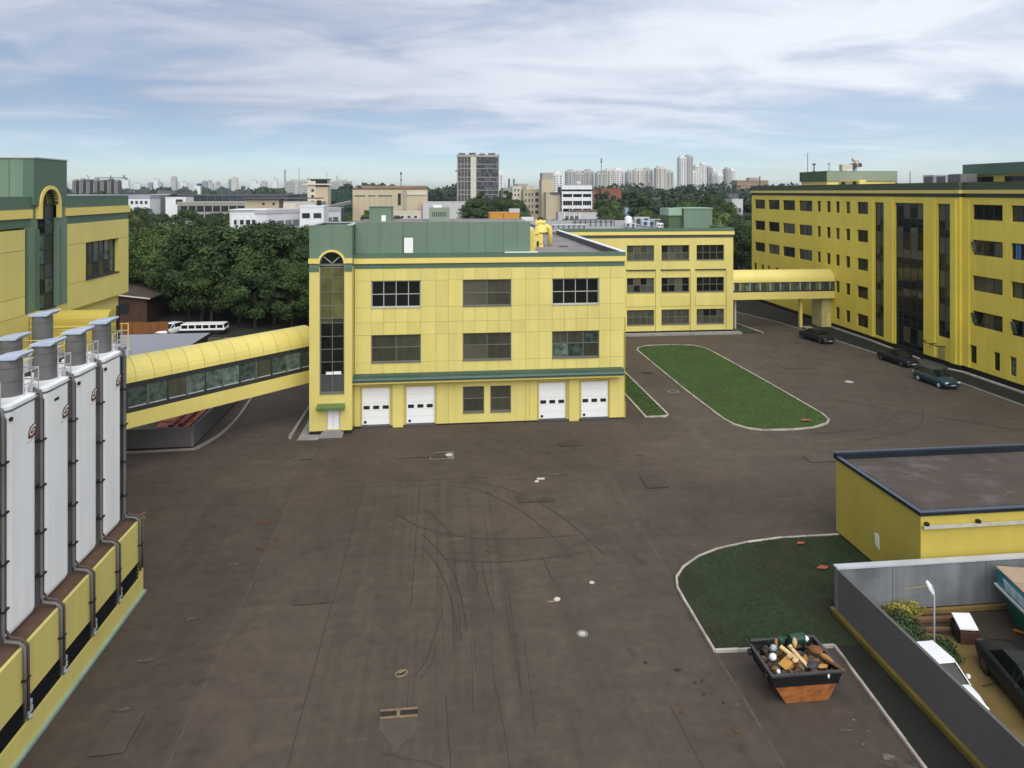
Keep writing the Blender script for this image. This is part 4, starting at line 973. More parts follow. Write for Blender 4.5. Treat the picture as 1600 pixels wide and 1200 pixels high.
# ---------------------------------------------------------------- left-hand building
L = thing('works_building', 'yellow and green building with an arched glazed strip on the far left', 'works building', (-22, 38, 0))
XF = -19.5
P('lower_wall', MB().box(-34, XF - .35, 38.05, 44.6, 0, 11.74).box(-34, XF - .02, 20, 38.04, 0, 12.2), YEL, L)
P('wall', holes_wall(MB(), 'E', XF, 38.1, 45.2, 11.75, 16.31, [(40.0, 43.9, 13.16, 15.2)], .4).box(-34, XF - .4, 44.85, 45.2, 11.75, 16.31), YEL, L)
P('soffit', MB().box(-33, XF - .02, 38.1, 45.18, 11.70, 11.749), YELD, L)
for z0, z1 in ((12.21, 13.06), (13.08, 15.24), (15.26, 16.22)):
    P('panel', MB().box(-20.0, XF, 20, 27.5, z0, z1), YEL, L)
    P('panel', MB().box(-20.0, XF, 27.52, 34.45, z0, z1), YEL, L)
P('panel_seam', MB().box(XF - .001, XF + .012, 38.12, 45.1, 15.2, 15.22).box(XF - .001, XF + .012, 38.12, 39.98, 13.12, 13.14), YELD, L)
window(L, 'E', XF, 40.0, 43.9, 13.16, 15.2, 6, 2, FRD, lambda i, j: (GLB, GLO, GLB, GLO, GLG, GLG)[i] if j == 0 else (GLO, GLB, GLG, GLG, GLG, GLG)[i], zsplit=(.85,), deep=.25, bar=.03)
# tower bay
P('bay_jamb', MB().box(-20.2, XF - .05, 34.5, 35.55, 12.2, 17.35), GRN, L)
P('bay_jamb', MB().box(-20.2, XF + .02, 37.05, 38.08, 12.2, 17.35), GRN, L)
P('bay_jamb_rib', MB().box(XF - .049, XF + .04, 34.55, 34.62, 12.2, 16.2).box(XF - .049, XF + .05, 35.42, 35.54, 12.2, 16.2).box(XF + .02, XF + .05, 37.4, 37.46, 12.2, 16.2), GRND, L)
P('bay_head', arched('E', XF + .12, 36.3, 17.4, .75, 34.95, 37.85, 17.36, 19.62, .5), GRND, L)
P('arch_trim', arch_ring('E', XF + .12, 36.3, 17.4, .75, .92, -.3, .08), YELL, L)
for y in (35.38, 37.05): P('arch_trim_leg', MB().box(XF - .2, XF + .2, y, y + .17, 16.7, 17.4), YELL, L)
def lpm(i, j): return (GLG, GLB, GLS, GLG, GLB, DGR, GLG, GLB)[(j * 2 + i) % 8]
window(L, 'E', XF - .02, 35.55, 37.05, 12.2, 17.4, 2, 7, FRD, lpm, deep=.1, bar=.06)
aw = P('arch_window', arch_ring('E', XF - .02, 36.3, 17.4, .66, .749, -.12, -.02), FRD, L)
P('pane', MB().ext([(XF - .13, 36.3 + .66 * math.cos(R(180 * i / 12)), 17.4 + .66 * math.sin(R(180 * i / 12))) for i in range(13)], (.02, 0, 0)), GLO, aw)
P('glazing_bar', MB().box(XF - .109, XF - .07, 36.27, 36.33, 17.4, 18.05), FRD, aw)
P('tower_body', MB().box(-34, XF - .382, 34.95, 37.85, 16.3, 19.6), GRN, L)
P('tower_cap', MB().box(-34, XF + .16, 34.9, 37.9, 19.622, 19.68), LGR, L)
P('tower_seam', MB().box(XF - 1.0, XF - .98, 34.93, 34.949, 17.7, 19.6), GRND, L)
# bands, either side of the bay
for a, b in ((20, 34.94), (37.86, 45.2)):
    P('band', MB().box(-21, XF - .03, a, b, 16.312, 16.74), GRND, L)
    P('band', MB().box(-21, XF + .08, a, b + (.06 if b > 40 else 0), 16.742, 17.16), YELL, L)
    P('parapet', MB().box(-20.2, XF + .0, a, b, 17.162, 17.78), GRND, L)
P('parapet', MB().box(-34, -20.2, 44.9, 45.2, 16.4, 17.75), GRND, L)
P('parapet_cap', MB().box(-20.25, XF + .04, 37.9, 45.25, 17.782, 17.84).box(-34, -20.25, 44.85, 45.25, 17.782, 17.84), LGR, L)
P('roof', MB().box(-34, -20.2, 20, 44.9, 16.32, 16.6), RFG, L)
# yellow gallery with rounded roof, between building and silos
G_ = thing('pipe_gallery', 'deep yellow round topped gallery behind the silo vents', 'gallery', (-17.4, 35.5, 0))
pg = [(34.8, 10.2), (34.8, 11.75)] + [(35.3 - .5 * math.cos(R(180 * i / 10)), 11.75 + .5 * math.sin(R(180 * i / 10))) for i in range(1, 10)] + [(35.8, 11.75), (35.8, 10.2)]
P('casing', MB().ext([(XF + .02, y, z) for y, z in pg], (3.5, 0, 0)), YELD, G_)
P('seam', MB().box(XF + .02, -15.98, 34.77, 34.799, 11.5, 11.56), YELL, G_)
for x in (-18.6, -17.4): P('leg', MB().box(x - .12, x + .12, 35.2, 35.5, 0, 10.2), YELD, G_)


# ---------------------------------------------------------------- silos on their yellow plinth
SP = thing('silo_plinth', 'long yellow base with dark louvre openings under the white silos', 'plinth', (-16, 24, 0))
XP = -13.26
P('lower_cladding', MB().box(-18.6, XP, 8, 32.2, .12, .87), YEL, SP)
cuts = [31.98, 29.95, 27.85, 25.75, 23.65, 21.55, 19.45, 17.35, 15.2, 12, 8]
for a, b in zip(cuts, cuts[1:]):
    P('upper_cladding_panel', MB().box(-18.5, XP, b + .01, a - .01, 1.68, 3.44), YEL, SP)
P('corner_panel', MB().box(-18.6, XP, 32.0, 32.2, .872, 3.44), YEL, SP)
P('core', MB().box(-18.4, XP - .45, 8, 31.95, .872, 1.678), PLN, SP)
P('plinth_top', MB().box(-18.5, XP - .12, 8.1, 32.1, 3.445, 3.47), mat('rust_brown_deck', (.10, .058, .036), .9, .25, 2.0), SP)
P('base_trim', MB().box(-18.7, XP + .1, 8, 32.3, 0.0, .118), mat('pale_green_trim', (.26, .36, .29), .5, .15, 1.0), SP)
for a, b in zip(cuts, cuts[1:]):
    lo = P('louvre', MB().box(XP - .25, XP - .2, b + .12, a - .1, .9, 1.66), DGR, SP)
    bb = MB()
    for k in range(5): bb.ext([(XP - .18, b + .12, .92 + k * .15), (XP - .06, b + .12, .9 + k * .15), (XP - .06, b + .12, .92 + k * .15), (XP - .18, b + .12, .94 + k * .15)], (0, (a - b) - .22, 0))
    P('blade', bb, BLK, lo, kind='stuff')
    P('post', MB().box(XP - .24, XP - .02, b - .02, b + .1, .872, 1.678), FRM, SP)
    P('valve', MB().cyl((XP - .02, b + .05, .98), (XP + .06, b + .05, .98), .07, n=8).box(XP - .04, XP + .03, b - .04, b + .16, 1.1, 1.28).box(XP - .03, XP + .04, b + .0, b + .12, 1.36, 1.5), LGR, SP)
P('broken_edge', MB().tube([(XP - .4, 32.1, 3.5), (XP - .05, 32.15, 3.52), (XP + .12, 32.1, 3.35)], .07, 6).tube([(XP - .3, 31.9, 3.52), (XP + .1, 32.25, 3.6)], .05, 6), mat('rusty_brown', (.13, .075, .045), .8, .2, 2), SP)
SX = -13.9
def rrect(x0, x1, y0, y1, r, n=4):
    o = []
    for cx, cy, a in ((x1 - r, y0 + r, -90), (x1 - r, y1 - r, 0), (x0 + r, y1 - r, 90), (x0 + r, y0 + r, 180)):
        o += [(cx + r * math.cos(R(a + 90 * i / n)), cy + r * math.sin(R(a + 90 * i / n))) for i in range(n + 1)]
    return o
def silo(y0, y1, label, logo_col, under, plate=False, vent=True, vlab=None):
    s = thing('silo', label, 'silo', ((-14.75), (y0 + y1) / 2, 3.47), group='white silos on the yellow plinth')
    rings = []
    for ins, z in ((.2, 3.48), (.1, 3.52), (.03, 3.6), (0, 3.72), (0, 10.85), (.05, 10.93)):
        rings.append([(x, y, z) for x, y in rrect(SX - 1.7 + ins, SX - ins, y0 + ins, y1 - ins, .26)])
    P('tank', MB().loft(rings), WHS, s, smooth=False)
    P('top_cover', MB().loft([[(x, y, 10.93) for x, y in rrect(SX - 1.72, SX + .03, y0 - .03, y1 + .03, .28)], [(x, y, 11.04) for x, y in rrect(SX - 1.72, SX + .03, y0 - .03, y1 + .03, .28)], [(x, y, 11.10) for x, y in rrect(SX - 1.6, SX - .12, y0 + .1, y1 - .1, .28)]]), WHS, s)
    P('top_seam', MB().loft([[(x, y, 10.85) for x, y in rrect(SX - 1.71, SX + .012, y0 - .012, y1 + .012, .27)], [(x, y, 10.9) for x, y in rrect(SX - 1.71, SX + .012, y0 - .012, y1 + .012, .27)]], caps=False), GRY, s)
    yg = y1 + .2
    P('fill_pipe', MB().tube([(SX - .3, yg - .1, 11.2), (SX + .02, yg - .1, 11.05), (SX + .05, yg - .1, 10.8), (SX + .05, yg - .1, 3.9), (SX + .12, yg - .1, 3.68), (XP - .1, yg - .1, 3.62), (XP + .06, yg - .1, 3.45), (XP + .08, yg - .1, 1.3)], .055, 8), GRY, s, smooth=True)
    P('discharge_pipe', MB().tube([(SX - .1, yg + .06, 10.9), (SX + .02, yg + .06, 10.7), (SX + .02, yg + .06, 3.95), (SX + .2, yg + .05, 3.72), (XP - .1, yg + .02, 3.68), (XP + .1, yg + .02, 3.45), (XP + .11, yg + .02, 1.35)], .045, 8), mat('brown_pipe', (.085, .055, .04), .6, .2), s, smooth=True)
    for z in (4.6, 6.1, 7.7, 9.3): P('pipe_clamp', MB().box(SX - .2, SX + .12, yg - .19, yg + .13, z, z + .06), BLK, s)
    P('pipe_clamp', MB().box(XP - .01, XP + .15, yg - .2, yg + .1, 2.4, 2.45), BLK, s)
    P('column', MB().box(SX - .55, SX - .12, y1 + .05, y1 + .36, 3.47, 10.8), GRY, s)
    P('label_plate', MB().box(SX + .001, SX + .02, y0 + .62, y0 + .9, 10.42, 10.52) if plate else MB().cyl((SX + .0, y0 + .16, 10.62), (SX + .06, y0 + .16, 10.62), .07, n=10), BLK, s)
    # emblem: slanted rounded plate with a white swirl and a thin underline
    yc, zc = y1 - .32, 9.8
    def E3(y, z, d): return (SX + d, yc + y * .8, zc + z * .8 + y * .08)
    outl = [(-.30, -.20), (-.30, .08), (-.20, .24), (0, .30), (.27, .30), (.27, -.05), (.18, -.22), (-.05, -.26)]
    lg = P('emblem', MB().ext([E3(y, z, .001) for y, z in outl], (.008, 0, 0)), logo_col, s)
    sw = [(.2, .2), (-.02, .19), (-.17, .1), (-.2, -.02), (-.1, -.1), (.05, -.06), (.12, .05), (.0, .08), (-.07, .03)]
    mb = MB()
    cs = curve(sw, 5); n = len(cs)
    for i in range(n - 1):
        a, b = Vector(cs[i]), Vector(cs[i + 1]); d = (b - a).normalized(); q = Vector((-d.y, d.x)) * (.045 * (1 - .55 * i / n))
        mb.poly([E3(*(a + q), .013), E3(*(a - q), .013), E3(*(b - q), .013), E3(*(b + q), .013)])
    P('swirl', mb, WHT, lg)
    P('underline', MB().ext([E3(-.42, -.33, .002), E3(.12, -.29, .002), E3(.12, -.31, .002), E3(-.42, -.36, .002)], (.006, 0, 0)), under, lg)
    # filter unit on the top
    if vent: filt(s, -14.55, (y0 + y1) / 2 + .42, 11.1, 12.35)
    rl = MB()
    for z in (11.45, 11.85): rl.tube([(SX - .15, y1 - .55, z), (SX - .15, y1 + .3, z), (SX - 1.0, y1 + .3, z)], .022, 6)
    for y in (y1 - .55, y1 - .1, y1 + .3): rl.cyl((SX - .15, y, 11.05), (SX - .15, y, 11.88), .022, n=6)
    rl.cyl((SX - 1, y1 + .3, 11.05), (SX - 1, y1 + .3, 11.88), .022, n=6)
    P('guard_rail', rl, LGR, s)
    P('valve', MB().ball((SX - .3, y1 - .15, 11.3), .09).cyl((SX - .3, y1 - .15, 11.1), (SX - .3, y1 - .15, 11.3), .05).ball((SX - .55, y1 + .05, 11.5), .08).cyl((SX - .55, y1 + .05, 11.05), (SX - .55, y1 + .05, 11.5), .03).box(SX - .42, SX - .2, y1 + .02, y1 + .25, 11.08, 11.3), WHT, s)
    return s
def filt(s, x, y, z0, z1, r=.36):
    f = P('filter_unit', MB().cyl((x, y, z0), (x, y, z1), r, n=20), GRY, s, smooth=False)
    P('seam', MB().cyl((x, y, z1 - .3), (x, y, z1 - .285), r + .008, n=20).cyl((x, y, z0 + .5), (x, y, z0 + .512), r + .006, n=20), DGR, f)
    lid = [(x - .39, z1), (x + .37, z1), (x + .56, z1 + .16), (x + .52, z1 + .22), (x + .1, z1 + .17), (x - .34, z1 + .1)]
    P('lid', MB().ext([(px, y - .4, pz) for px, pz in lid], (0, .8, 0)), LIDB, f, bevel=.025)
MAR = mat('maroon_emblem', (.10, .012, .022), .4, .2, 4); BRE = mat('brown_emblem', (.085, .035, .022), .4, .2, 4)
PNK = mat('pink_line', (.45, .12, .2), .5, .1); GLN = mat('grey_line', (.3, .3, .32), .5, .1)
silo(29.9, 31.6, 'white silo at the far end of the row, brown emblem', BRE, GLN)
silo(27.8, 29.5, 'white silo second from far end, pink line under its emblem', MAR, PNK)
silo(25.7, 27.4, 'white silo in the middle of the row with a small black plate at its top', BRE, GLN, plate=True)
silo(23.6, 25.3, 'white silo fourth from the far end with a dark red emblem', mat('red_emblem', (.14, .016, .014), .4, .2, 4), GLN)
silo(21.5, 23.2, 'white silo nearest the camera, cut off by the picture edge', BRE, GLN)
for k, (y, lab) in enumerate(((30.9, 'grey rear silo with a tall vent, behind the far white silos'), (28.75, 'grey rear silo with a mottled vent, further left behind the white silos'))):
    s = thing('rear_silo', lab, 'silo', (-16.8, y, 3.47), group='rear row of silos')
    P('tank', MB().loft([[(px, py, z) for px, py in rrect(-17.6, -16.0, y - .85, y + .85, .26)] for z in (3.48, 11.0)]), GRY, s)
    filt(s, -16.85, y + .1, 11.0, 12.75 if k == 0 else 12.2, .38)
    P('valve', MB().ball((-16.1, y, 11.6), .1).cyl((-16.1, y, 11), (-16.1, y, 11.6), .04).box(-16.2, -15.95, y - .35, y - .1, 11, 11.5).ball((-16.05, y + .5, 11.9), .08).cyl((-16.05, y + .5, 11), (-16.05, y + .5, 11.9), .03), LGR, s)
    rl = MB()
    for z in (11.5, 11.95): rl.tube([(-15.9, y - .8, z), (-15.9, y + .9, z), (-17.3, y + .9, z)], .025, 6)
    for yy in (y - .8, y, y + .9): rl.cyl((-15.9, yy, 11), (-15.9, yy, 11.97), .025, n=6)
    P('guard_rail', rl, YELL, s)
t = thing('end_ladder', 'caged ladder and dark pipe at the far end of the silo row', 'ladder', (-14.1, 32.1, 3.47))
P('stile', MB().cyl((-13.95, 31.86, 3.5), (-13.95, 31.86, 11.1), .07, n=8), GRY, t)
P('stile', MB().cyl((-13.95, 32.02, 3.5), (-13.95, 32.02, 11.1), .05, n=8), DGR, t)
cg = MB()
for z in (11.2, 11.5, 11.8, 12.1): cg.tube([(-14.5, 32.0, z), (-14.2, 32.25, z), (-13.9, 32.2, z), (-13.8, 31.95, z)], .02, 6)
for x, y in ((-14.5, 32.0), (-14.2, 32.25), (-13.9, 32.2), (-13.8, 31.95)): cg.cyl((x, y, 11.0), (x, y, 12.12), .02, n=6)
P('cage', cg, YELL, t)
P('pipe', MB().cyl((-14.25, 32.0, 11.0), (-14.25, 32.0, 12.95), .075, n=8), BLK, t)
P('bracket', MB().box(-14.05, -13.7, 31.75, 32.15, 10.75, 11.02), LGR, t)

# ---------------------------------------------------------------- low grey wall with red scrap body behind it, left
t = thing('retaining_wall', 'low grey wall bending round a corner under the left footbridge', 'retaining wall', (-17.4, 50.2, 0))
P('front_panel', MB().box(-23, -17.3, 50.1, 50.35, 0.1, 1.43), CONW, t)
P('side_panel', MB().box(-17.55, -17.29, 50.351, 74, 0.1, 1.45), CONW, t)
P('footing', MB().box(-23, -17.32, 50.13, 50.35, 0, .098).box(-17.53, -17.33, 50.351, 74, 0, .098), PLN, t)
P('corner_post', MB().box(-17.4, -17.27, 50.08, 50.1, .1, 1.44), CONB, t)
t = thing('scrap_body', 'red and orange steel tipper body lying behind the low grey wall', 'tipper body', (-18.8, 53.5, 0))
P('tub', MB().ext([(-20.0, 51.0, .2), (-18.1, 51.0, .2), (-17.9, 51.0, 1.25), (-20.2, 51.0, 1.25)], (0, 7, 0)), ORG, t)
P('beam', MB().box(-18.6, -18.3, 50.9, 58.5, 1.25, 1.5), DRED, t)
P('beam', MB().box(-19.3, -19.0, 50.9, 58.3, 1.25, 1.4), DRED, t)
P('rib', MB().box(-20.1, -18.0, 52, 52.2, 1.25, 1.33).box(-20.1, -18.0, 54.6, 54.8, 1.25, 1.33), RUST, t)
P('plate', MB().box(-18.25, -17.7, 58.2, 59.6, 1.0, 1.5), LGR, t)
# grey warehouse roof behind the bridge
t = thing('warehouse', 'flat grey sheet roofed warehouse behind the left footbridge', 'warehouse', (-29, 66, 0))
P('roof', MB().box(-44, -22.7, 58, 70.6, 3.8, 4.0), RFW, t)
P('wall', MB().box(-43.8, -22.9, 58.2, 70.4, 0, 3.8), WOODD, t)
P('eaves', MB().box(-44, -22.65, 70.602, 70.66, 3.7, 4.02).box(-22.698, -22.64, 58, 70.6, 3.7, 4.02), BLK, t)
t = thing('board_fence', 'orange brown upright board fence beside the left building', 'fence', (-38, 88.6, 0))
x = -44.0
while x < -33.7:
    w = 1.05
    P('board', MB().box(x, x + w - .03, 88.55, 88.62, .05, 1.95 + .05 * math.sin(x * 5)), WOOD, t); x += w
P('rail', MB().box(-44, -33.7, 88.63, 88.7, .5, .6).box(-44, -33.7, 88.63, 88.7, 1.4, 1.5), WOODD, t)
t = thing('board_fence', 'tan board enclosure just right of the grey warehouse roof', 'fence', (-21.5, 79, 0))
for k in range(7): P('board', MB().box(-24.0 + k * .75, -23.28 + k * .75, 79, 79.06, 0, 1.75), TAN, t)
P('rail', MB().box(-24, -18.8, 79.07, 79.13, 1.5, 1.75), YELD, t)
t = thing('brown_house', 'brown house with a pale roof edge behind the board fence', 'house', (-43, 100, 0))
P('wall', MB().box(-50, -39.9, 98, 106, 0, 3.6), WOODD, t)
P('roof', MB().ext([(-51, 97.4, 4.9), (-39.2, 97.4, 3.4), (-39.2, 97.4, 3.55), (-46, 97.4, 5.1), (-51, 97.4, 5.2)], (0, 9.2, 0)), mat('brown_roof', (.07, .055, .042), .9, .2), t)
P('verge_board', MB().ext([(-51, 97.3, 4.95), (-39.2, 97.3, 3.42), (-39.2, 97.3, 3.58), (-51, 97.3, 5.15)], (0, .09, 0)), BEIL, t)
P('window', MB().box(-44.5, -42.2, 97.94, 97.999, 1.4, 2.8), BLK, t)
P('door', MB().box(-41.8, -40.8, 97.94, 97.999, 0, 2.2), WOODD, t)

# ---------------------------------------------------------------- yellow pump house at the right
B = thing('pump_house', 'flat roofed yellow outbuilding with a dark rim beside the corner lawn', 'outbuilding', (27, 31, 0))
BX, BY = 20.8, 27.7
P('wall', MB().box(BX, 38, BY, 34.1, .12, 3.86), YELD, B)
P('plinth', MB().box(BX + .03, 38, BY + .03, 34.05, 0, .118), PLN, B)
P('corner_trim', MB().box(BX - .012, BX + .25, BY - .012, BY - .001, .13, 3.85).box(BX - .012, BX - .001, BY, BY + .2, .13, 3.85), YELD, B)
P('roof', MB().box(BX + .2, 37.8, BY + .2, 33.9, 3.862, 3.93), BRN, B)
rm = MB()
rm.box(BX - .08, BX + .22, BY - .08, 34.2, 3.932, 4.06); rm.box(BX + .22, 38, BY - .08, BY + .22, 3.932, 4.06)
rm.box(BX - .08, 38, 33.9, 34.2, 3.932, 4.22)
P('roof_rim', rm, NAVY, B)
P('rim_capping', MB().box(BX - .1, BX + .1, BY - .1, 33.9, 4.062, 4.10).box(BX + .1, 38, BY - .1, BY + .1, 4.062, 4.10).box(BX - .1, 38, 34.05, 34.22, 4.222, 4.25), NAVL, B)
rd = random.Random(77)
for k in range(11):
    x, y = rd.uniform(22.5, 30), rd.uniform(29, 32.6)
    rr = [(x + rd.uniform(.1, .55) * math.cos(a), y + rd.uniform(.05, .16) * math.sin(a), 3.9345 + k * .0005) for a in [2 * math.pi * i / 9 for i in range(9)]]
    P('worn_patch', MB().poly(rr), STAINB, B)
P('gutter_rail', MB().box(BX + .05, 38, BY - .16, BY - .06, 3.38, 3.5), mat('galvanised_rail', (.42, .40, .35), .5, .25, 3.0), B)
for x in (BX + .22, BX + 2.65, BX + 5.1): P('bracket', MB().box(x - .08, x + .08, BY - .15, BY - .001, 3.502, 3.64), BLK, B)
P('notice_plate', MB().ext([(BX - .03, 30.5, .95), (BX - .03, 30.78, 1.08), (BX - .03, 30.86, 1.62), (BX - .03, 30.6, 1.66), (BX - .03, 30.52, 1.5)], (.025, 0, 0)), WHT, B)

# ---------------------------------------------------------------- walled scrap yard at the lower right
t = thing('yard_wall', 'tall grey wall with an ochre foot rail around the scrap corner', 'wall', (16.75, 27.3, 0))
for a, b in ((6, 12), (12.01, 19.5), (19.51, 27.16)): P('west_panel', MB().box(16.66, 16.78, a, b, .26, 2.06), CONW, t)
for a, b in ((16.66, 19.1), (19.12, 23.4), (23.42, 28), (28.02, 33)):
    P('north_panel', MB().box(a, b, 27.162, 27.42, .26, 2.1), CONB, t)
P('coping', MB().box(16.62, 33, 27.13, 27.46, 2.102, 2.17), LGR, t)
P('foot_rail', MB().box(16.5, 16.66, 6, 27.5, .2, .34).box(16.56, 16.658, 6, 27.45, .05, .15), mat('ochre_rail', (.17, .12, .024), .6, .2, 1.5), t)
P('footing', MB().box(16.67, 16.77, 6, 27.4, 0, .258), PLN, t)
P('inner_ledge', MB().box(16.79, 33, 27.0, 27.16, .05, .22), mat('ochre_timber', (.2, .13, .04), .85, .2, 1.5), t)
struct('scrap_yard_floor', sheet([(16.8, 5), (34, 5), (34, 27.3), (16.8, 27.3)], 0.014), SAND)
struct('mud_patch', sheet([(20.8, 25.5), (22.5, 24.2), (26, 24.5), (26, 27.1), (19.4, 27.1), (19.2, 26.2)], 0.018), mat('dark_mud', (.045, .032, .022), .95, .3, 1.5, bump=.4, bscale=5))
for lab, p, q, w in (('rotten plank nearest the north wall of the scrap yard', (18.8, 26.7, .1), (21.4, 26.5, .13), .12), ('rotten plank lying nearer the lamp in the scrap yard', (19.0, 26.1, .1), (20.8, 25.9, .12), .09), ('orange pole lying beside the black car', (23.3, 25.6, .12), (24.0, 24.6, .18), .05)):
    solo('plank', MB().tube([p, q], w, 5), mat('rotten_wood', (.14, .075, .035), .9, .25, 3.0) if 'orange' not in lab else mat('orange_pole', (.35, .13, .03), .6, .15), lab, 'plank', loc=p)
# white panel propped on a dark frame
t = thing('propped_panel', 'white sheet lying on a dark frame by the north wall', 'panel', (21.1, 25.5, 0))
P('sheet', MB().ext([(20.88, 26.0, .68), (21.6, 25.9, .68), (21.28, 25.05, .55), (20.6, 25.2, .55)], (0, 0, .05)), WHT, t)
P('front_board', MB().ext([(20.58, 25.14, .02), (21.3, 24.98, .02), (21.3, 24.98, .5), (20.58, 25.14, .5)], (.02, .06, 0)), WOODD, t)
for q in ((20.6, 25.25), (21.24, 25.1), (20.9, 25.92), (21.54, 25.82)): P('leg', MB().box(q[0] - .05, q[0] + .05, q[1] - .05, q[1] + .05, 0, .56), BLK, t)
P('side_board', MB().ext([(20.5, 25.2, .02), (20.8, 26.0, .02), (20.8, 26.0, .55), (20.5, 25.2, .45)], (.04, 0, 0)), BLK, t)
# goose-neck lamp
t = thing('yard_lamp', 'white goose neck lamp standing behind the wall in the scrap yard', 'lamp', (18.72, 24.2, 0))
P('pole', MB().tube([(18.72, 24.2, 0), (18.72, 24.2, 2.55), (18.70, 24.2, 2.8), (18.62, 24.2, 3.0), (18.5, 24.2, 3.1)], .035, 8), LGR, t, smooth=True)
P('head', MB().loft([[(18.5 + .09 * math.cos(a) * k + dx, 24.2 + .06 * math.sin(a) * k, z) for a in [2 * math.pi * i / 8 for i in range(8)]] for k, z, dx in ((.4, 3.2, -.08), (1, 3.12, -.04), (1.0, 2.9, .05), (.7, 2.7, .16), (.3, 2.6, .2))]), WHT, t, smooth=True)
P('arm', MB().tube([(18.45, 24.2, 3.0), (18.0, 24.2, 2.97), (17.45, 24.2, 2.93)], .022, 6), TAN, t)
# ---------------------------------------------------------------- vehicles
def car(label, loc, rz, paint, kind='hatch', glass=None, group=None, name='parked_car', cat='car', light=None):
    glass = glass or GLS
    c = thing(name, label, cat, loc, rz, group, local=True); dim = paint is CBLK
    L_, Wd = (4.1, 1.7) if kind == 'hatch' else (4.5, 1.76)
    h = L_ / 2; w = Wd / 2
    # lower body as a loft along the length: (y, half width, bottom, top)
    secs = [(-h, w * .80, .38, .62), (-h + .12, w * .92, .26, .74), (-h + .6, w, .2, .86), (-h + 1.2, w, .2, .93), (0, w, .2, .95), (h - 1.0, w, .2, .96), (h - .35, w * .98, .22, .95), (h - .06, w * .9, .3, .86), (h, w * .82, .4, .72)]
    rings = [[(-hw * .94, y, zb), (-hw, y, zb + .2), (-hw, y, zt - .18), (-hw * .88, y, zt - .02), (0, y, zt + .02), (hw * .88, y, zt - .02), (hw, y, zt - .18), (hw, y, zb + .2), (hw * .94, y, zb)] for y, hw, zb, zt in secs]
    P('body', MB().loft(rings), paint, c, smooth=True)
    tail = h - .12 if kind == 'hatch' else h - .95
    cab = [(-h + 1.15, w * .86, .93), (-h + 1.9, w * .72, 1.38), (-.1, w * .72, 1.46), (tail - .65, w * .70, 1.42), (tail, w * .82, .95)]
    P('roof', MB().ext([(-.72 * w, -h + 1.85, 1.37), (-.72 * w, -.1, 1.455), (-.72 * w, tail - .62, 1.41), (-.72 * w, tail - .55, 1.36), (-.72 * w, -.1, 1.40), (-.72 * w, -h + 1.8, 1.32)], (1.44 * w, 0, 0)), paint, c)
    rg = [[(-hw, y, .9 if i in (0, 4) else .9), (-hw * (1 if i in (0, 4) else 1), y, z), (hw, y, z), (hw, y, .9)] for i, (y, hw, z) in enumerate(cab)]
    P('cabin_glass', MB().loft([[(-.87 * w, -h + 1.15, .92), (.87 * w, -h + 1.15, .92), (.87 * w, tail, .93), (-.87 * w, tail, .93)], [(-.70 * w, -h + 1.88, 1.39), (.70 * w, -h + 1.88, 1.39), (.70 * w, tail - .6, 1.40), (-.70 * w, tail - .6, 1.40)]]), glass, c)
    for sx in (-1, 1):
        for y0, y1 in ((-h + 1.12, -h + 1.86), (-.15, -.12), (tail + .01, tail - .62)):
            P('pillar', MB().ext([(sx * .88 * w, y0 - .05, .93), (sx * .88 * w, y0 + .05, .93), (sx * .715 * w, y1 + .05, 1.40), (sx * .715 * w, y1 - .05, 1.40)], (-sx * .04, 0, 0)), paint, c)
        P('headlight', MB().box(sx * w * .55, sx * w * .86, -h + .02, -h + .14, .56, .70), GRY if dim else WHT, c)
        P('tail_light', MB().box(sx * w * .62, sx * w * .88, h - .1, h + .0, .62, .8), light or DRED, c)
        P('mirror', MB().box(sx * (w + .02), sx * (w + .16), -h + 1.45, -h + 1.55, .95, 1.07), paint, c)
        for y in (-h + .75, h - .8):
            wh = P('wheel', MB().cyl((sx * (w - .2), y, .31), (sx * (w + .01), y, .31), .31, n=18), BLK, c)
            P('rim', MB().cyl((sx * (w + .005), y, .31), (sx * (w + .02), y, .31), .19, n=14), DGR if dim else LGR, wh)
    for y0, y1 in ((-h - .03, -h + .1), (h - .1, h + .03)): P('bumper', MB().box(-w * .84, w * .84, y0, y1, .3, .5), DGR if kind != 'hatch' else paint, c, bevel=.03)
    P('number_plate', MB().box(-.24, .24, -h - .045, -h - .031, .38, .48), LGR, c)
    return c
TEAL = mat('dark_teal_car_paint', (.011, .040, .056), .35, .1, 1.0, spec=.6)
CBLK = mat('black_car_paint', (.010, .011, .012), .4, .1, spec=.3)
CDRK = mat('dark_olive_car_paint', (.02, .022, .018), .3, .1, spec=.6)
CWHT = mat('white_car_paint', (.78, .79, .8), .3, .04, spec=.6)
car('dark teal hatchback parked by the ramp of the long building', (46.2, 59.5, 0), R(3), TEAL, light=WHT)
car('dark olive car in front of the tall glazed strip', (47.9, 67.2, 0), R(4), CBLK, 'saloon')  # shade on this and the next car put in as black paint, dull trim
car('dark car half in shade at the far end of the verge', (45.3, 78.3, 0), R(10), CBLK, 'saloon')
car('black car with chrome trim parked in the scrap yard', (20.75, 21.95, 0), R(-13), CBLK, 'saloon')
_c = car('white car standing close behind the grey yard wall', (17.78, 22.7, 0), R(0), CWHT, 'hatch'); _c.scale = (.8, .76, .9)

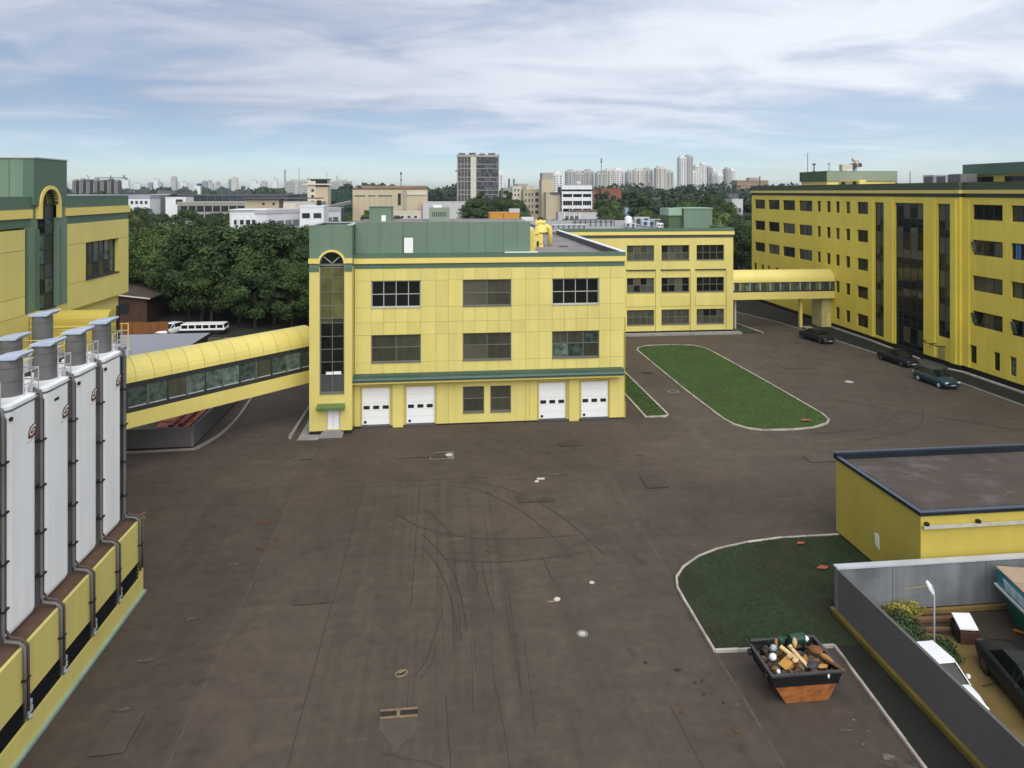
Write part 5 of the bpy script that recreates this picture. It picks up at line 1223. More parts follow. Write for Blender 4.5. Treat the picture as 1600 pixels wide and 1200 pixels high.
# white coach and white car under the trees
def coach(label, loc, rz):
    c = thing('white_minibus', label, 'minibus', loc, rz, local=True)
    P('skirt', MB().box(-.9, .9, -2.7, 2.7, .25, .8), CBLK, c, bevel=.05)
    P('body', MB().box(-.92, .92, -2.75, 2.75, .8, 1.15), WHT, c, bevel=.05)
    P('roof', MB().box(-.88, .88, -2.6, 2.6, 1.75, 1.95), WHT, c, bevel=.08)
    P('window_band', MB().box(-.87, .87, -2.65, 2.65, 1.15, 1.76), GLS, c)
    for k in range(7):
        y = -2.6 + k * .86
        for sx in (-1, 1): P('pillar', MB().box(sx * .86, sx * .905, y - .07, y + .07, 1.15, 1.75), WHT, c)
    for sx in (-1, 1):
        for y in (-1.8, 1.8): P('wheel', MB().cyl((sx * .7, y, .36), (sx * .93, y, .36), .36, n=16), BLK, c)
        P('headlight', MB().box(sx * .55, sx * .8, -2.78, -2.74, .85, 1.0), LGR, c)
    return c
_c = coach('white minibus with dark skirt at the foot of the dark trees', (-29.9, 90.6, 0), R(90)); _c.scale = (1, 1, .68)
car('white car beside the minibus at the foot of the dark trees', (-33.9, 90.3, 0), R(-20), CWHT, 'hatch')

# ---------------------------------------------------------------- skip full of debris on the lawn kerb
t = thing('skip', 'rust orange skip with a black rim, heaped with debris', 'skip', (12.5, 23.5, 0))
def ring4(x0, x1, y0, y1, z): return [(x0, y0, z), (x1, y0, z), (x1, y1, z), (x0, y1, z)]
P('tub', MB().loft([ring4(12.1, 13.68, 22.9, 24.0, .0), ring4(11.9, 13.8, 22.84, 24.15, .3), ring4(11.62, 13.92, 22.78, 24.35, .72)]), RUST, t)
P('side_panel', MB().ext([(11.60, 22.76, .66), (11.60, 24.4, .66), (11.48, 24.5, 1.12), (11.48, 22.7, 1.12)], (.07, 0, 0)), BLK, t)
P('side_panel', MB().ext([(13.9, 22.76, .66), (13.9, 24.4, .66), (14.02, 24.5, 1.12), (14.02, 22.7, 1.12)], (.07, 0, 0)), BLK, t)
P('front_panel', MB().ext([(11.62, 22.77, .66), (13.94, 22.77, .66), (14.06, 22.68, 1.12), (11.52, 22.68, 1.12)], (0, .07, 0)), BLK, t)
P('back_panel', MB().ext([(11.62, 24.33, .66), (13.94, 24.33, .66), (14.06, 24.46, 1.12), (11.52, 24.46, 1.12)], (0, .07, 0)), BLK, t)
P('rim', MB().box(11.44, 14.12, 22.62, 22.72, 1.12, 1.18).box(11.44, 11.54, 22.72, 24.5, 1.12, 1.18).box(14.0, 14.12, 22.72, 24.5, 1.12, 1.18).box(11.44, 14.12, 24.5, 24.6, 1.12, 1.18), mat('worn_black_rim', (.05, .045, .045), .45, .3, 4), t)
P('end_plate', MB().ext([(12.2, 23.2, .02), (11.95, 22.98, .3), (11.6, 22.74, .66), (11.6, 24.4, .66), (11.95, 24.15, .3), (12.2, 24.05, .02)], (-.04, 0, 0)), BLK, t)
P('lifting_lug', MB().cyl((11.36, 24.25, .95), (11.52, 24.25, .95), .11, n=10).cyl((11.36, 23.0, .95), (11.52, 23.0, .95), .09, n=10), BLK, t)
P('roller', MB().cyl((11.5, 24.45, 1.22), (12.15, 24.45, 1.22), .10, n=10), BLK, t)
P('rust_blister', MB().ball((13.35, 22.86, .42), .10, 1.2, .3, 1, .2, random.Random(5)).ball((12.8, 22.88, .35), .07, .8, .3, 1.6, .2, random.Random(6)), mat('dark_rust', (.07, .03, .015), .9, .2), t)
rub = MB(); rb_ = random.Random(3)
for k in range(150):
    x, y = rb_.uniform(11.68, 13.9), rb_.uniform(22.85, 24.35)
    rub.ball((x, y, .88 + .22 * (1 - abs(x - 12.9) / 1.4) + rb_.uniform(-.05, .07)), rb_.uniform(.06, .13), rb_.uniform(.6, 1.5), rb_.uniform(.6, 1.3), rb_.uniform(.5, .9), .25, rb_, 6, 4)
o = P('rubble', rub, mat('mixed_rubble', (.06, .045, .035), .9, .5, 5, col2=(.2, .12, .05), c2scale=3), None); o['kind'] = 'stuff'; o['label'] = 'dark mixed rubble filling the skip'; o['category'] = 'rubble'
CRM = mat('cream_wood', (.55, .40, .20), .8, .2, 4); OCH = mat('ochre_wood', (.42, .22, .05), .8, .25, 4); DKG = mat('dark_green_plastic', (.015, .05, .035), .35, .1); BRO = mat('brown_board', (.16, .065, .022), .8, .2, 3)
def chunk(kind, m, lab, c, a, b, cc, rz, tilt=0):
    if kind == 'lump': mb = MB().ball((0, 0, 0), 1, a, b, cc, .18, random.Random(int(c[0] * 991 + c[1] * 77)), 9, 6)
    elif kind == 'plank': mb = MB().box(-a, a, -b, b, -cc, cc)
    elif kind == 'roll': mb = MB().cyl((-a, 0, 0), (a, 0, 0), b, n=12).cyl((-a - .01, 0, 0), (-a, 0, 0), b * .6, n=10)
    elif kind == 'wedge': mb = MB().ext([(-a, -b, -cc), (a, -b, -cc), (a * .3, -b, cc)], (0, 2 * b, 0))
    o = bpy.data.objects.new('waste_piece', mb.mesh('waste_piece', m)); link(o); o.location = c; o.rotation_euler = (tilt * .5, tilt, rz)
    WL[o.name] = Vector(c); tag(o, lab, 'waste piece', 'waste heaped in the skip')
chunk('lump', WHT, 'white foam lump at the left end of the skip', (11.95, 23.55, 1.2), .14, .12, .13, 0)
chunk('lump', WHT, 'small white lump low at the front left of the skip', (11.85, 22.95, 1.1), .08, .07, .08, 1)
chunk('lump', WHT, 'white scrap hanging over the front rim of the skip', (13.55, 22.66, 1.02), .04, .03, .09, 0)
chunk('wedge', OCH, 'broad ochre board leaning at the front left in the skip', (12.3, 23.2, 1.2), .24, .16, .12, .5, .3)
chunk('plank', CRM, 'long cream plank lying across the heap', (12.55, 23.5, 1.32), .34, .07, .03, -.8, .35)
chunk('plank', CRM, 'cream plank pointing down to the front rim', (12.85, 23.3, 1.27), .36, .06, .025, -1.1, .4)
chunk('lump', CRM, 'cream bag in the middle of the heap', (12.6, 23.2, 1.28), .15, .1, .07, .5)
chunk('wedge', OCH, 'triangular ochre offcut in the middle of the skip', (13.0, 23.3, 1.2), .19, .05, .17, .2, .1)
chunk('lump', CRM, 'upright cream lump behind the ochre offcut', (13.0, 23.95, 1.38), .09, .08, .19, 0)
chunk('lump', CRM, 'rounded cream lump beside the upright one', (12.78, 23.85, 1.3), .09, .08, .09, 0)
chunk('roll', DKG, 'dark green roll at the back of the skip', (13.2, 24.2, 1.36), .3, .17, 0, .15)
chunk('lump', DKG, 'dark green bag at the back left of the heap', (12.6, 24.25, 1.32), .17, .14, .11, 0)
chunk('lump', OCH, 'orange lump standing at the back left of the heap', (12.35, 24.1, 1.34), .06, .06, .15, 0)
chunk('lump', WHT, 'white ball on the back right of the heap', (13.55, 24.15, 1.36), .11, .09, .1, 0)
chunk('lump', BRO, 'large brown cushion at the right of the heap', (13.65, 23.7, 1.25), .28, .2, .12, -.3)
chunk('lump', OCH, 'bent ochre foam piece over the right rim', (13.85, 23.3, 1.2), .1, .3, .09, .4)
chunk('lump', OCH, 'flat ochre piece at the front right of the heap', (13.5, 22.95, 1.17), .2, .1, .05, .1)
chunk('plank', BRO, 'thin brown lath poking over the right corner', (13.95, 22.9, 1.2), .32, .04, .03, -.9, .15)
chunk('lump', mat('dark_bag', (.03, .028, .035), .5, .2), 'dark bag between the cushion and the front rim', (13.2, 23.05, 1.15), .28, .16, .12, 0)
chunk('plank', CRM, 'short cream block on the ochre board', (12.45, 23.3, 1.36), .1, .06, .04, .6, .2)
chunk('lump', mat('clear_film', (.35, .40, .43), .3, .2), 'crumpled pale film beside the white foam lump', (12.15, 23.9, 1.28), .13, .1, .12, 0)

# teal and green open container with a board cover in the scrap yard
t = thing('green_container', 'green waste container with a turquoise lined rim and board cover', 'waste container', (23.15, 24.95, 0), rz=R(-13))
P('hull', MB().loft([ring4(.35, 2.0, -2.6, 1.2, .02), ring4(.08, 2.5, -3.0, 1.85, 1.15)]), mat('sea_green_paint', (.02, .12, .085), .45, .15, 1.0), t)
P('rim', MB().loft([ring4(.0, 2.6, -3.1, 1.98, 1.152), ring4(-.05, 2.65, -3.15, 2.0, 1.28)]), WHT, t)
P('lining', MB().loft([ring4(.06, 2.5, -3.0, 1.9, 1.282), ring4(.0, 2.6, -3.1, 1.98, 1.9)]), mat('turquoise_sheet', (.03, .25, .33), .25, .35, 2.5), t)
P('film', MB().ext([(.03, 1.2, 1.4), (.03, -2.6, 1.4), (-.005, -2.6, 1.72), (-.005, 1.4, 1.8)], (-.03, 0, 0)), mat('shiny_film', (.5, .62, .66), .15, .4, 4), t)
for k in range(4): P('cover_board', MB().box(.02, 2.6, -3.15 + k * 1.29, -1.9 + k * 1.29, 1.93 + .012 * k, 1.985 + .012 * k), mat('tan_cover_board', (.36, .27, .19), .8, .12, 2, rnd=.1), t)
P('handle', MB().box(.9, 1.7, .9, 1.05, 2.02, 2.08), BLK, t)

# shrubs in the scrap yard, against the wall
LEAFS = mat('shrub_leaf', (.040, .075, .022), .7, .35, 3.0)
LEAFY = mat('yellow_shrub_leaf', (.28, .24, .035), .7, .3, 3.0)
rg = np.random.default_rng(9)
def shrub(label, c, rx, ry, rz, n, m, size):
    t = thing('shrub', label, 'shrub', (c[0], c[1], 0))
    d = rg.normal(size=(n, 3)); d /= np.linalg.norm(d, axis=1)[:, None]
    rr = rg.uniform(.55, 1.05, (n, 1)) * (1 + .25 * np.sin(d[:, :1] * 7 + d[:, 1:2] * 5))
    Cc = d * rr * np.array([rx, ry, rz]) + np.array([0, 0, rz * .75]); Cc[:, 2] = np.abs(Cc[:, 2])
    o = bpy.data.objects.new('foliage', quad_cloud('foliage', Cc, d + rg.normal(scale=.5, size=d.shape), size, m, rg)); link(o, t)
    s_ = MB()
    for k in range(5): s_.cyl((0, 0, 0), (rx * .5 * math.cos(k * 1.3), ry * .5 * math.sin(k * 1.3), rz), .03, .012, 5)
    o2 = P('stem', s_, TRK, t); o2.data.transform(__import__('mathutils').Matrix.Translation(Vector((c[0], c[1], 0))))
shrub('dark green shrub behind the lamp in the scrap yard', (18.2, 25.5), .9, 1.0, .6, 4500, LEAFS, .11)
shrub('dark green shrub lower down along the white car', (19.3, 24.6), .6, .7, .3, 2500, LEAFS, .10)
shrub('yellow green shrub along the north wall', (19.3, 26.85), .9, .3, .45, 1500, LEAFY, .10)
shrub('bright yellow shrub in the wall corner', (17.45, 26.8), .45, .35, .5, 700, LEAFY, .11)
solo('cable', MB().tube([(19.6, 22.9, .03), (20.3, 23.0, .03), (21.0, 22.4, .03), (21.1, 21.7, .03)], .02, 5), WOODD, 'dark cable curling over the ochre dirt', 'cable', loc=(20.3, 22.6, 0))
# ---------------------------------------------------------------- trees
rg = np.random.default_rng(21)
def leaf_mat(name, col, col2):
    return mat(name, col, .75, .42, .55, spec=.15, rnd=.22, col2=col2, c2scale=.35, c2lo=.4, c2hi=.65)
LF1 = leaf_mat('dark_foliage', (.052, .085, .026), (.030, .054, .018))
LF2 = leaf_mat('mid_foliage', (.076, .112, .030), (.044, .072, .021))
LF3 = leaf_mat('light_foliage', (.115, .145, .040), (.068, .098, .028))
LF4 = leaf_mat('far_foliage', (.040, .062, .030), (.026, .042, .026))
def crown(name, m, rx, rz, nclump, nleaf, size, tall=1.0):
    """clumps of leaf faces spread through an uneven crown (local, base of crown at z=0)"""
    ph = rg.uniform(0, 2 * math.pi, nclump); zt = rg.uniform(0, 1, nclump) ** .8
    prof = np.sin(np.pi * (0.12 + 0.8 * zt)) ** .6 if tall < 1.3 else (1.05 - zt * .85)
    rad = rx * prof * np.sqrt(rg.uniform(.25, 1, nclump))
    cc = np.column_stack([rad * np.cos(ph), rad * np.sin(ph), zt * rz * 2])
    cr = rg.uniform(.16, .40, nclump) * rx
    w = cr ** 2; idx = rg.choice(nclump, nleaf, p=w / w.sum())
    d = rg.normal(size=(nleaf, 3)); d[:, 2] += .25; d /= np.linalg.norm(d, axis=1)[:, None]
    rr = cr[idx] * rg.uniform(.55, 1.12, nleaf)
    C_ = cc[idx] + d * rr[:, None] * np.array([1, 1, .8]); C_[:, 2] = np.maximum(C_[:, 2], .0)
    out_ = C_ - np.array([0, 0, rz]); out_ /= np.linalg.norm(out_, axis=1)[:, None] + 1e-6
    N = d * .7 + out_ * .5 + rg.normal(scale=.35, size=d.shape); N /= np.linalg.norm(N, axis=1)[:, None]
    return quad_cloud(name, C_, N, size, m, rg, .75)
def trunk_mesh(h, r, seed):
    q = random.Random(seed); mb = MB()
    mb.tube([(0, 0, 0), (.1, .05, h * .4), (-.05, .1, h * .75), (.05, 0, h * 1.1)], r, 7)
    for k in range(5):
        a = k * 1.26 + q.uniform(0, .6); z = h * (.55 + .1 * k)
        mb.cyl((0, 0, z), (math.cos(a) * h * .45, math.sin(a) * h * .45, z + h * .4), r * .45, r * .15, 5)
    return mb.mesh('trunk', TRK)
VAR = {}
for k, m in (('dark', LF1), ('mid', LF2), ('light', LF3)):
    VAR[k] = [crown('crown', m, 3.9, 4.6, 80, 13000, .36) for _ in range(4 if k != 'light' else 2)]
VAR['far'] = [crown('crown', LF4, 4.0, 4.2, 26, 1500, 1.0) for _ in range(2)] + [crown('crown', LF1, 4.0, 4.4, 26, 1500, 1.0)]
VAR['poplar'] = [crown('crown', LF1, 2.2, 6.0, 30, 3000, .6, 1.5)]
TRM = [trunk_mesh(4.2, .24, s) for s in range(2)]
tr_ = random.Random(5)
def tree(x, y, h, kind, label, group, z=0.0):
    t = thing('tree', label, 'tree', (x, y, z), group=group)
    ch = h * .80
    s = ch / (9.6 if kind != 'poplar' else 12.5)
    sx = s * tr_.uniform(.95, 1.3)
    c = PL('crown', VAR[kind][tr_.randrange(len(VAR[kind]))], t, (x, y, z + h * .17)); c.scale = (sx, sx * tr_.uniform(.85, 1.15), s * tr_.uniform(.85, 1.12)); c.rotation_euler = (0, 0, tr_.uniform(0, 6.28))
    k = PL('trunk', TRM[tr_.randrange(2)], t, (x, y, z)); k.scale = (s * 1.1, s * 1.1, h * .45 / 4.2)
    return t
def wood(n, x0, x1, y0, y1, hlo, hhi, kinds, label, group, mind=4.5, slope=0.0):
    pts = []
    tries = 0
    while len(pts) < n and tries < n * 60:
        tries += 1
        y = tr_.uniform(y0, y1); f = y / y0
        x = tr_.uniform(x0, x1) * (1 + (f - 1) * slope)
        if all((x - a) ** 2 + (y - b) ** 2 > mind ** 2 for a, b in pts): pts.append((x, y))
    for x, y in pts: tree(x, y, tr_.uniform(hlo, hhi), tr_.choice(kinds), label, group)
# left wood: front row dark, then higher and lighter crowns behind
for x, y, h, k in ((-36.5, 104, 10, 'dark'), (-33, 99, 12.2, 'dark'), (-27.5, 97.5, 13.2, 'dark'), (-22.5, 96, 12.6, 'dark'), (-17.8, 95.5, 12.0, 'dark'), (-13.6, 97, 12.2, 'mid'), (-24.5, 93.8, 9.5, 'dark'), (-19.5, 92.5, 9, 'dark'), (-15, 92.3, 8.5, 'dark'), (-30.8, 96, 10.5, 'mid')):
    n0 = globals().get('n0', 0) + 1
    tree(x, y, h, k, ('dark tree behind the brown house, left end of the front row', 'dark tree standing behind the minibus and white car', 'tall dark tree right of the minibus', 'broad dark tree above the tan boards', 'dark tree above the middle of the left footbridge', 'mid green tree touching the arched tower in view', 'low dark tree in front of the tan boards', 'low dark tree over the upper half of the left footbridge', 'low dark tree nearest the arched tower', 'mid green tree between minibus and board fence')[n0 - 1], 'front row of the left wood')
wood(26, -52, -12, 102, 124, 10.4, 12.8, ('dark', 'mid', 'mid'), 'leafy green tree in the middle of the left wood', 'middle of the left wood', 4.6)
wood(34, -66, -20, 126, 178, 8.5, 11.0, ('mid', 'light', 'mid', 'dark'), 'lighter green tree at the back of the left wood', 'back of the left wood', 6.0, .35)
wood(22, -75, -33, 180, 214, 6, 8.0, ('mid', 'light', 'dark'), 'small looking tree in front of the white office block', 'far edge of the left wood', 6.5, .3)
# trees between the yard and the city
wood(10, 47, 58, 122, 150, 9, 12.5, ('dark', 'dark', 'mid'), 'dark tree in the gap between rear wing and long building', 'trees in the gap', 4)
wood(12, 52, 84, 150, 230, 11, 15, ('dark', 'mid', 'light'), 'ragged tree left of the long building', 'trees left of the long building', 6)
wood(10, -112, -80, 180, 240, 10.5, 13.5, ('mid', 'light', 'dark'), 'tall light tree at the left edge of the wood beside the left building', 'left edge of the wood', 6)
wood(22, 84, 128, 250, 330, 13, 17, ('far', 'far', 'dark'), 'bushy tree on the slope below the high rise row', 'trees below the high rises', 8)
wood(26, 98, 190, 340, 480, 17, 23, ('far',), 'distant tree on the rise below the high rise row', 'trees on the rise', 11)
wood(8, 10, 25, 225, 262, 13, 17, ('far', 'dark'), 'dark tree standing before the tall dark tower', 'trees before the tower', 5)
for x, y in ((14.5, 240), (24.5, 250)): tree(x, y, 19, 'poplar', 'slender dark tree before the tall dark tower', 'slender trees before the tower')
wood(8, 30, 46, 200, 240, 7, 10, ('dark', 'mid'), 'tree behind the amber shed and yellow ducts', 'trees behind the ducts', 5)
wood(10, -42, -8, 240, 300, 7, 10, ('mid', 'dark'), 'low tree between the white office and the beige hall', 'trees by the beige hall', 7)
wood(6, -60, -30, 425, 440, 22, 25, ('far',), 'dark tall tree beside the green glass hall', 'trees beside the glass hall', 6)
wood(10, -88, -60, 245, 300, 8, 11, ('dark', 'mid'), 'dark tree around the parking deck far left', 'trees by the parking deck', 7)
# distant woods that read as one mass
def woodland(name, label, x0, x1, y0, y1, h, n, m=LF4, size=3.4):
    A = np.column_stack([rg.uniform(x0, x1, n), rg.uniform(y0, y1, n)])
    hh = h * (.72 + .28 * np.sin(A[:, 0] * .11 + A[:, 1] * .05) * np.sin(A[:, 0] * .037 + 1)) * rg.uniform(.55, 1.0, n)
    C_ = np.column_stack([A, hh]); N = rg.normal(size=(n, 3)); N[:, 2] = np.abs(N[:, 2]) * .7 + .2; N[:, 1] -= .7
    N /= np.linalg.norm(N, axis=1)[:, None]
    o = bpy.data.objects.new(name, quad_cloud(name, C_, N, size, m, rg, .8)); link(o); o['kind'] = 'stuff'; o['label'] = label; o['category'] = 'wood'
woodland('woodland', 'dark belt of woodland on the skyline behind the long low halls', -420, -60, 560, 640, 22, 9000)
woodland('woodland', 'dark belt of woodland behind the beige hall and the tower', -70, 60, 560, 640, 26, 4000)
woodland('woodland', 'woodland belt at the foot of the high rise row', 150, 460, 620, 700, 27, 9000)
woodland('woodland', 'pale distant woodland under the far left skyline', -1500, 200, 1500, 1700, 30, 9000, size=8)
woodland('woodland', 'scrub behind the far end of the long building', 260, 520, 520, 560, 24, 4000)

# ---------------------------------------------------------------- the city behind
def fwin(b, x, y, z, w, h, pm=None, fm=None, ori='S', proud=.06):
    fm = fm or GRW; pm = pm or DWIN
    k = ('fw', ori, round(w, 2), round(h, 2), fm.name)
    if k not in WCACHE:
        mb = MB(); e = min(.12, w * .12)
        for a in ((0, w, 0, e), (0, w, h - e, h), (0, e, e, h - e), (w - e, w, e, h - e)): ob(ori, 0, a[0], a[1], 0.001, proud, a[2], a[3], mb)
        WCACHE[k] = mb.mesh('window', fm)
    k2 = ('fp', ori, round(w, 2), round(h, 2), pm.name)
    if k2 not in WCACHE: WCACHE[k2] = ob(ori, 0, .05, w - .05, .001, proud * .5, .05, h - .05, MB()).mesh('pane', pm)
    o = PL('window', WCACHE[k], b, (x, y, z)); PL('pane', WCACHE[k2], o, (x, y, z)); return o
def fb(name, label, cat, x0, x1, y, dep, zt, m, group=None, wins=(), rim=.5, rimm=None, roofm=None):
    b = thing(name, label, cat, ((x0 + x1) / 2, y, 0), group=group)
    P('wall', MB().box(x0, x1, y, y + dep, 0, zt), m, b)
    r_ = rim
    P('roof', MB().box(x0 - r_ * .2, x1 + r_ * .2, y - r_ * .2, y + dep + r_ * .2, zt + .001, zt + r_), rimm or m, b)
    for (a0, a1, nx, zs, w, h, pm) in wins:
        for z in zs:
            for i in range(nx):
                fwin(b, a0 + (a1 - a0 - w) * (i / (nx - 1) if nx > 1 else 0), y, z, w, h, pm)
    return b
# white office block with the long wing
b = fb('office_block', 'white low office block with square windows above the left wood', 'office block', -67.4, -56.2, 228, 12, 10.9, WHW, wins=[(-66.2, -57.2, 5, (7.4, 3.6), 1.5, 1.7, DWIN)], rim=.4)
P('roof_band', MB().box(-67.3, -56.3, 227.9, 240, 11.31, 12.1), GRW, b); P('roof_cap', MB().box(-67.6, -56.0, 227.6, 240.3, 12.11, 12.4), WHW, b)
for i in range(6): P('fin', MB().box(-67.3 + i * 2.17, -67.0 + i * 2.17, 227.6, 227.999, 0, 10.8), WHW, b)
t = thing('office_wing', 'long white office wing with a strip of grey windows running back', 'office block', (-56, 250, 0), rz=R(-24), local=True)
P('wall', MB().box(0, 22, -22, 0, 0, 10.9), WHW, t) if False else P('wall', MB().box(-.5, 10, -21.5, 22, 0, 10.9), WHW, t)
P('roof', MB().box(-.8, 10.2, -21.7, 22.2, 10.91, 12.2), GRW, t)
for k in range(10): P('window', MB().box(10.001, 10.06, -20 + k * 4.1, -16.6 + k * 4.1, 6.4, 8.6), mat('pale_far_glass', (.16, .18, .2), .2, .3, .3, rnd=.3), t)
P('roof_plant', MB().box(2, 7, -2, 10, 12.21, 14.2), BEIL, t)
b = fb('stair_block', 'small white block with two dark windows beside the beige tower', 'office block', -46.2, -38.5, 232, 10, 13.0, WHW, wins=[(-45.6, -39.2, 2, (9.2,), 2.7, 1.9, DWIN)])
P('roof_tank', MB().cyl((-40.2, 233, 13.5), (-40.2, 233, 15.2), .7, n=10), BLK, b)
b = fb('low_house', 'low beige roof house with two dark windows behind the white office', 'building', -73.5, -61.2, 268, 8, 14.9, BEI, wins=[(-67.5, -62.5, 2, (12.9,), 1.2, 1.2, DWIN)])
P('canopy', MB().box(-74, -46, 266.5, 278, 15.41, 15.8), GBD, b)
# beige tower with roof lantern and link bridge
b = thing('beige_tower', 'slim beige tower with a dark roof lantern and three small windows', 'tower', (-55, 318, 0))
P('wall', MB().box(-59.9, -50.8, 318, 326, 0, 20.3), BEI, b)
P('pale_flank', MB().box(-59.95, -56.4, 317.9, 317.999, 0, 23.0), BEIL, b)
P('lantern', MB().box(-58.6, -51.2, 318.2, 325.8, 20.31, 23.6), GLS, b)
P('roof', MB().box(-60.2, -50.6, 317.7, 326.2, 23.61, 24.0), GBD, b)
P('balcony', MB().box(-62.2, -49.2, 317, 317.899, 21.2, 21.8), BEIL, b)
for z in (18.0, 15.3, 12.8): fwin(b, -58.4, 317.9, z, 1.4, 1.4, DWIN, BEI)
t = thing('link_bridge', 'sloping grey link bridge between beige tower and beige hall', 'bridge', (-46, 322, 0))
P('deck', MB().ext([(-50.8, 321, 10.2), (-41.2, 321, 12.4), (-41.2, 321, 13.8), (-50.8, 321, 11.6)], (0, 5, 0)), GRY, t)
P('rail', MB().ext([(-50.8, 320.9, 11.6), (-41.2, 320.9, 13.8), (-41.2, 320.9, 14.1), (-50.8, 320.9, 11.9)], (0, .1, 0)), LGR, t)
b = fb('glass_hall', 'dark green glass hall between the beige tower and the beige hall', 'hall', -69, -46, 420, 20, 19.5, mat('dark_green_far_glass', (.02, .05, .035), .25, .4, .3), rim=.3)
for k in range(9): P('mullion', MB().box(-68.5 + k * 2.6, -68.3 + k * 2.6, 419.8, 419.999, 0, 19.5), GRNO, b)
b = fb('beige_hall', 'broad beige windowless hall with a brown roof edge', 'hall', -41.4, -6.2, 330, 18, 19.2, BEI, rim=.7, rimm=mat('brown_roof_edge', (.16, .09, .06), .8, .3, .5))
for k in range(8): P('panel', MB().box(-41.2 + k * 2.6, -38.75 + k * 2.6, 329.8, 329.998, 0, 16.8), BEI, b)
P('upper_band', MB().box(-37.5, -7, 331, 345, 19.91, 21.0), mat('brown_upper_storey', (.27, .18, .12), .8, .2, .3), b)
P('slot_window', MB().box(-20.1, -18.8, 329.7, 329.999, 11.8, 17.3), BLK, b)
for a, c_ in ((-40.6, -35.5), (-34.2, -30.8), (-29.6, -23)): P('clerestory', MB().box(a, c_, 329.7, 329.797, 15.9, 16.5), GBD, b)
P('pier', MB().box(-17.6, -16.2, 329.4, 329.999, 0, 19.1), GBE, b)
P('loading_bay', MB().box(-16, -6.6, 329.6, 329.999, 16.6, 18.3), BEIL, b)
P('mast', MB().cyl((-18.8, 332, 21), (-18.8, 332, 27.2), .18, n=6).box(-19.2, -18.4, 331.6, 332.4, 26.4, 27.4).box(-19.1, -18.5, 331.7, 332.3, 23.4, 24.2), BLK, b)
b = fb('low_shed', 'long low white shed in front of the dark tower', 'shed', -8, 12, 318, 10, 13.2, GRW, rim=.3)
b = fb('low_shed', 'pale low shed below the beige hall', 'shed', -22, -8.5, 300, 8, 9.2, BEIL, wins=[(-20, -10, 4, (6.6,), 1.4, 1.1, DWIN)], rim=.3)
# unfinished dark tower block: slabs and columns over dark cladding
b = thing('tower_block', 'tall dark grey tower block with one pale vertical stripe', 'tower block', (28.7, 520, 0))
P('core', MB().box(13.2, 44.2, 521, 540, 0, 44.6), mat('dark_tower_cladding', (.07, .068, .075), .6, .5, .25), b)
P('stripe', MB().box(22.9, 27.2, 519.6, 520.999, 0, 44.6), mat('pale_stripe', (.55, .53, .44), .7, .1), b)
for k in range(13): P('floor_slab', MB().box(13, 22.8, 520.4, 520.998, 2.6 + k * 3.3, 3.2 + k * 3.3).box(27.3, 44.4, 520.4, 520.998, 2.6 + k * 3.3, 3.2 + k * 3.3), GBE if k % 3 else GBD, b)
for x in (13.0, 15.4, 17.8, 20.2, 27.4, 30.4, 33.4, 36.4, 39.2, 41.8, 43.8): P('column', MB().box(x, x + .5, 520.2, 520.399, 0, 44.6), GBE if x < 27 else GBD, b)
q_ = random.Random(31)
for k in range(13):
    for i in range(9):
        x = 27.9 + i * 1.85
        P('window', MB().box(x, x + 1.1, 520.5, 520.997, 3.4 + k * 3.3, 5.4 + k * 3.3), DWIN if q_.random() < .6 else mat('grey_far_glass', (.12, .12, .14), .3, .3, .2), b)
P('crown_floor', MB().box(12.8, 44.6, 520.0, 540.5, 44.61, 46.4), GBE, b)
P('edge_column', MB().box(12.6, 13.2, 519.9, 521, 0, 47.2).box(44.0, 44.7, 519.9, 521, 0, 47.2), GBE, b)
P('roof_plant', MB().box(14, 19, 523, 530, 46.41, 47.8).box(22, 27, 523, 530, 46.41, 48.1).box(30, 34, 523, 530, 46.41, 47.6).box(37, 42, 523, 530, 46.41, 47.9), GBD, b)
P('side_sign', MB().box(11.4, 12.59, 520.2, 520.8, 33.4, 34.4), BLK, b)
# grey and beige blocks in the middle
ap = [4.2, 7.3, 10.4, 13.5, 16.6]
b = fb('apartment_block', 'grey beige stepped apartment block right of the dark tower', 'apartment block', 35, 49.5, 380, 14, 19.8, GBE, wins=[(36, 42, 3, ap, 1.3, 1.6, DWIN), (45.5, 49, 2, ap, 1.2, 1.6, DWIN)])
P('upper_storey', MB().box(43, 49, 381, 392, 20.31, 22.6), GBE, b)
P('chimney', MB().box(38.0, 39.0, 382, 383, 20.31, 25.6).box(40.8, 41.6, 382, 383, 20.31, 25.4), GBD, b)
b = fb('stair_tower', 'pale stair tower with open floors in front of the grey apartments', 'stair tower', 38.9, 43.8, 368, 6, 20.8, BEIL, wins=[(39.8, 42.6, 2, [6, 9.2, 12.4, 15.6, 18.2], 1.0, 1.6, DWIN)])
b = fb('apartment_block', 'beige apartment block with white framed windows', 'apartment block', 44.2, 53.4, 362, 12, 18.9, BEI, wins=[(50.4, 52.6, 1, [6.2, 9.4, 12.6, 15.8], 2.0, 2.1, DWIN), (45, 49.4, 3, [6.2, 9.4, 12.6, 15.8], .9, 1.8, DWIN)])
P('roof_box', MB().box(46, 50, 364, 370, 19.41, 21.2), BEIL, b)
b = fb('beige_tower', 'blank beige tower rising beside the white banded building', 'tower', 52.2, 58.4, 350, 10, 24.2, BEI, rim=.3)
P('tower_top', MB().box(52.6, 58.2, 350.6, 359, 24.51, 28.0), GBE, b)
b = fb('blank_block', 'plain beige wall block joined to the white banded building', 'building', 53.4, 60.9, 343, 8, 17.4, BEI, rim=.4, rimm=GBE)
P('eaves', MB().box(55.6, 60.9, 342.4, 342.9, 17.0, 17.9), GBD, b)
b = thing('banded_building', 'white building with dark horizontal window bands', 'office block', (68, 340, 0))
P('core', MB().box(61.0, 76.4, 340.6, 352, 0, 20.6), GLS, b)
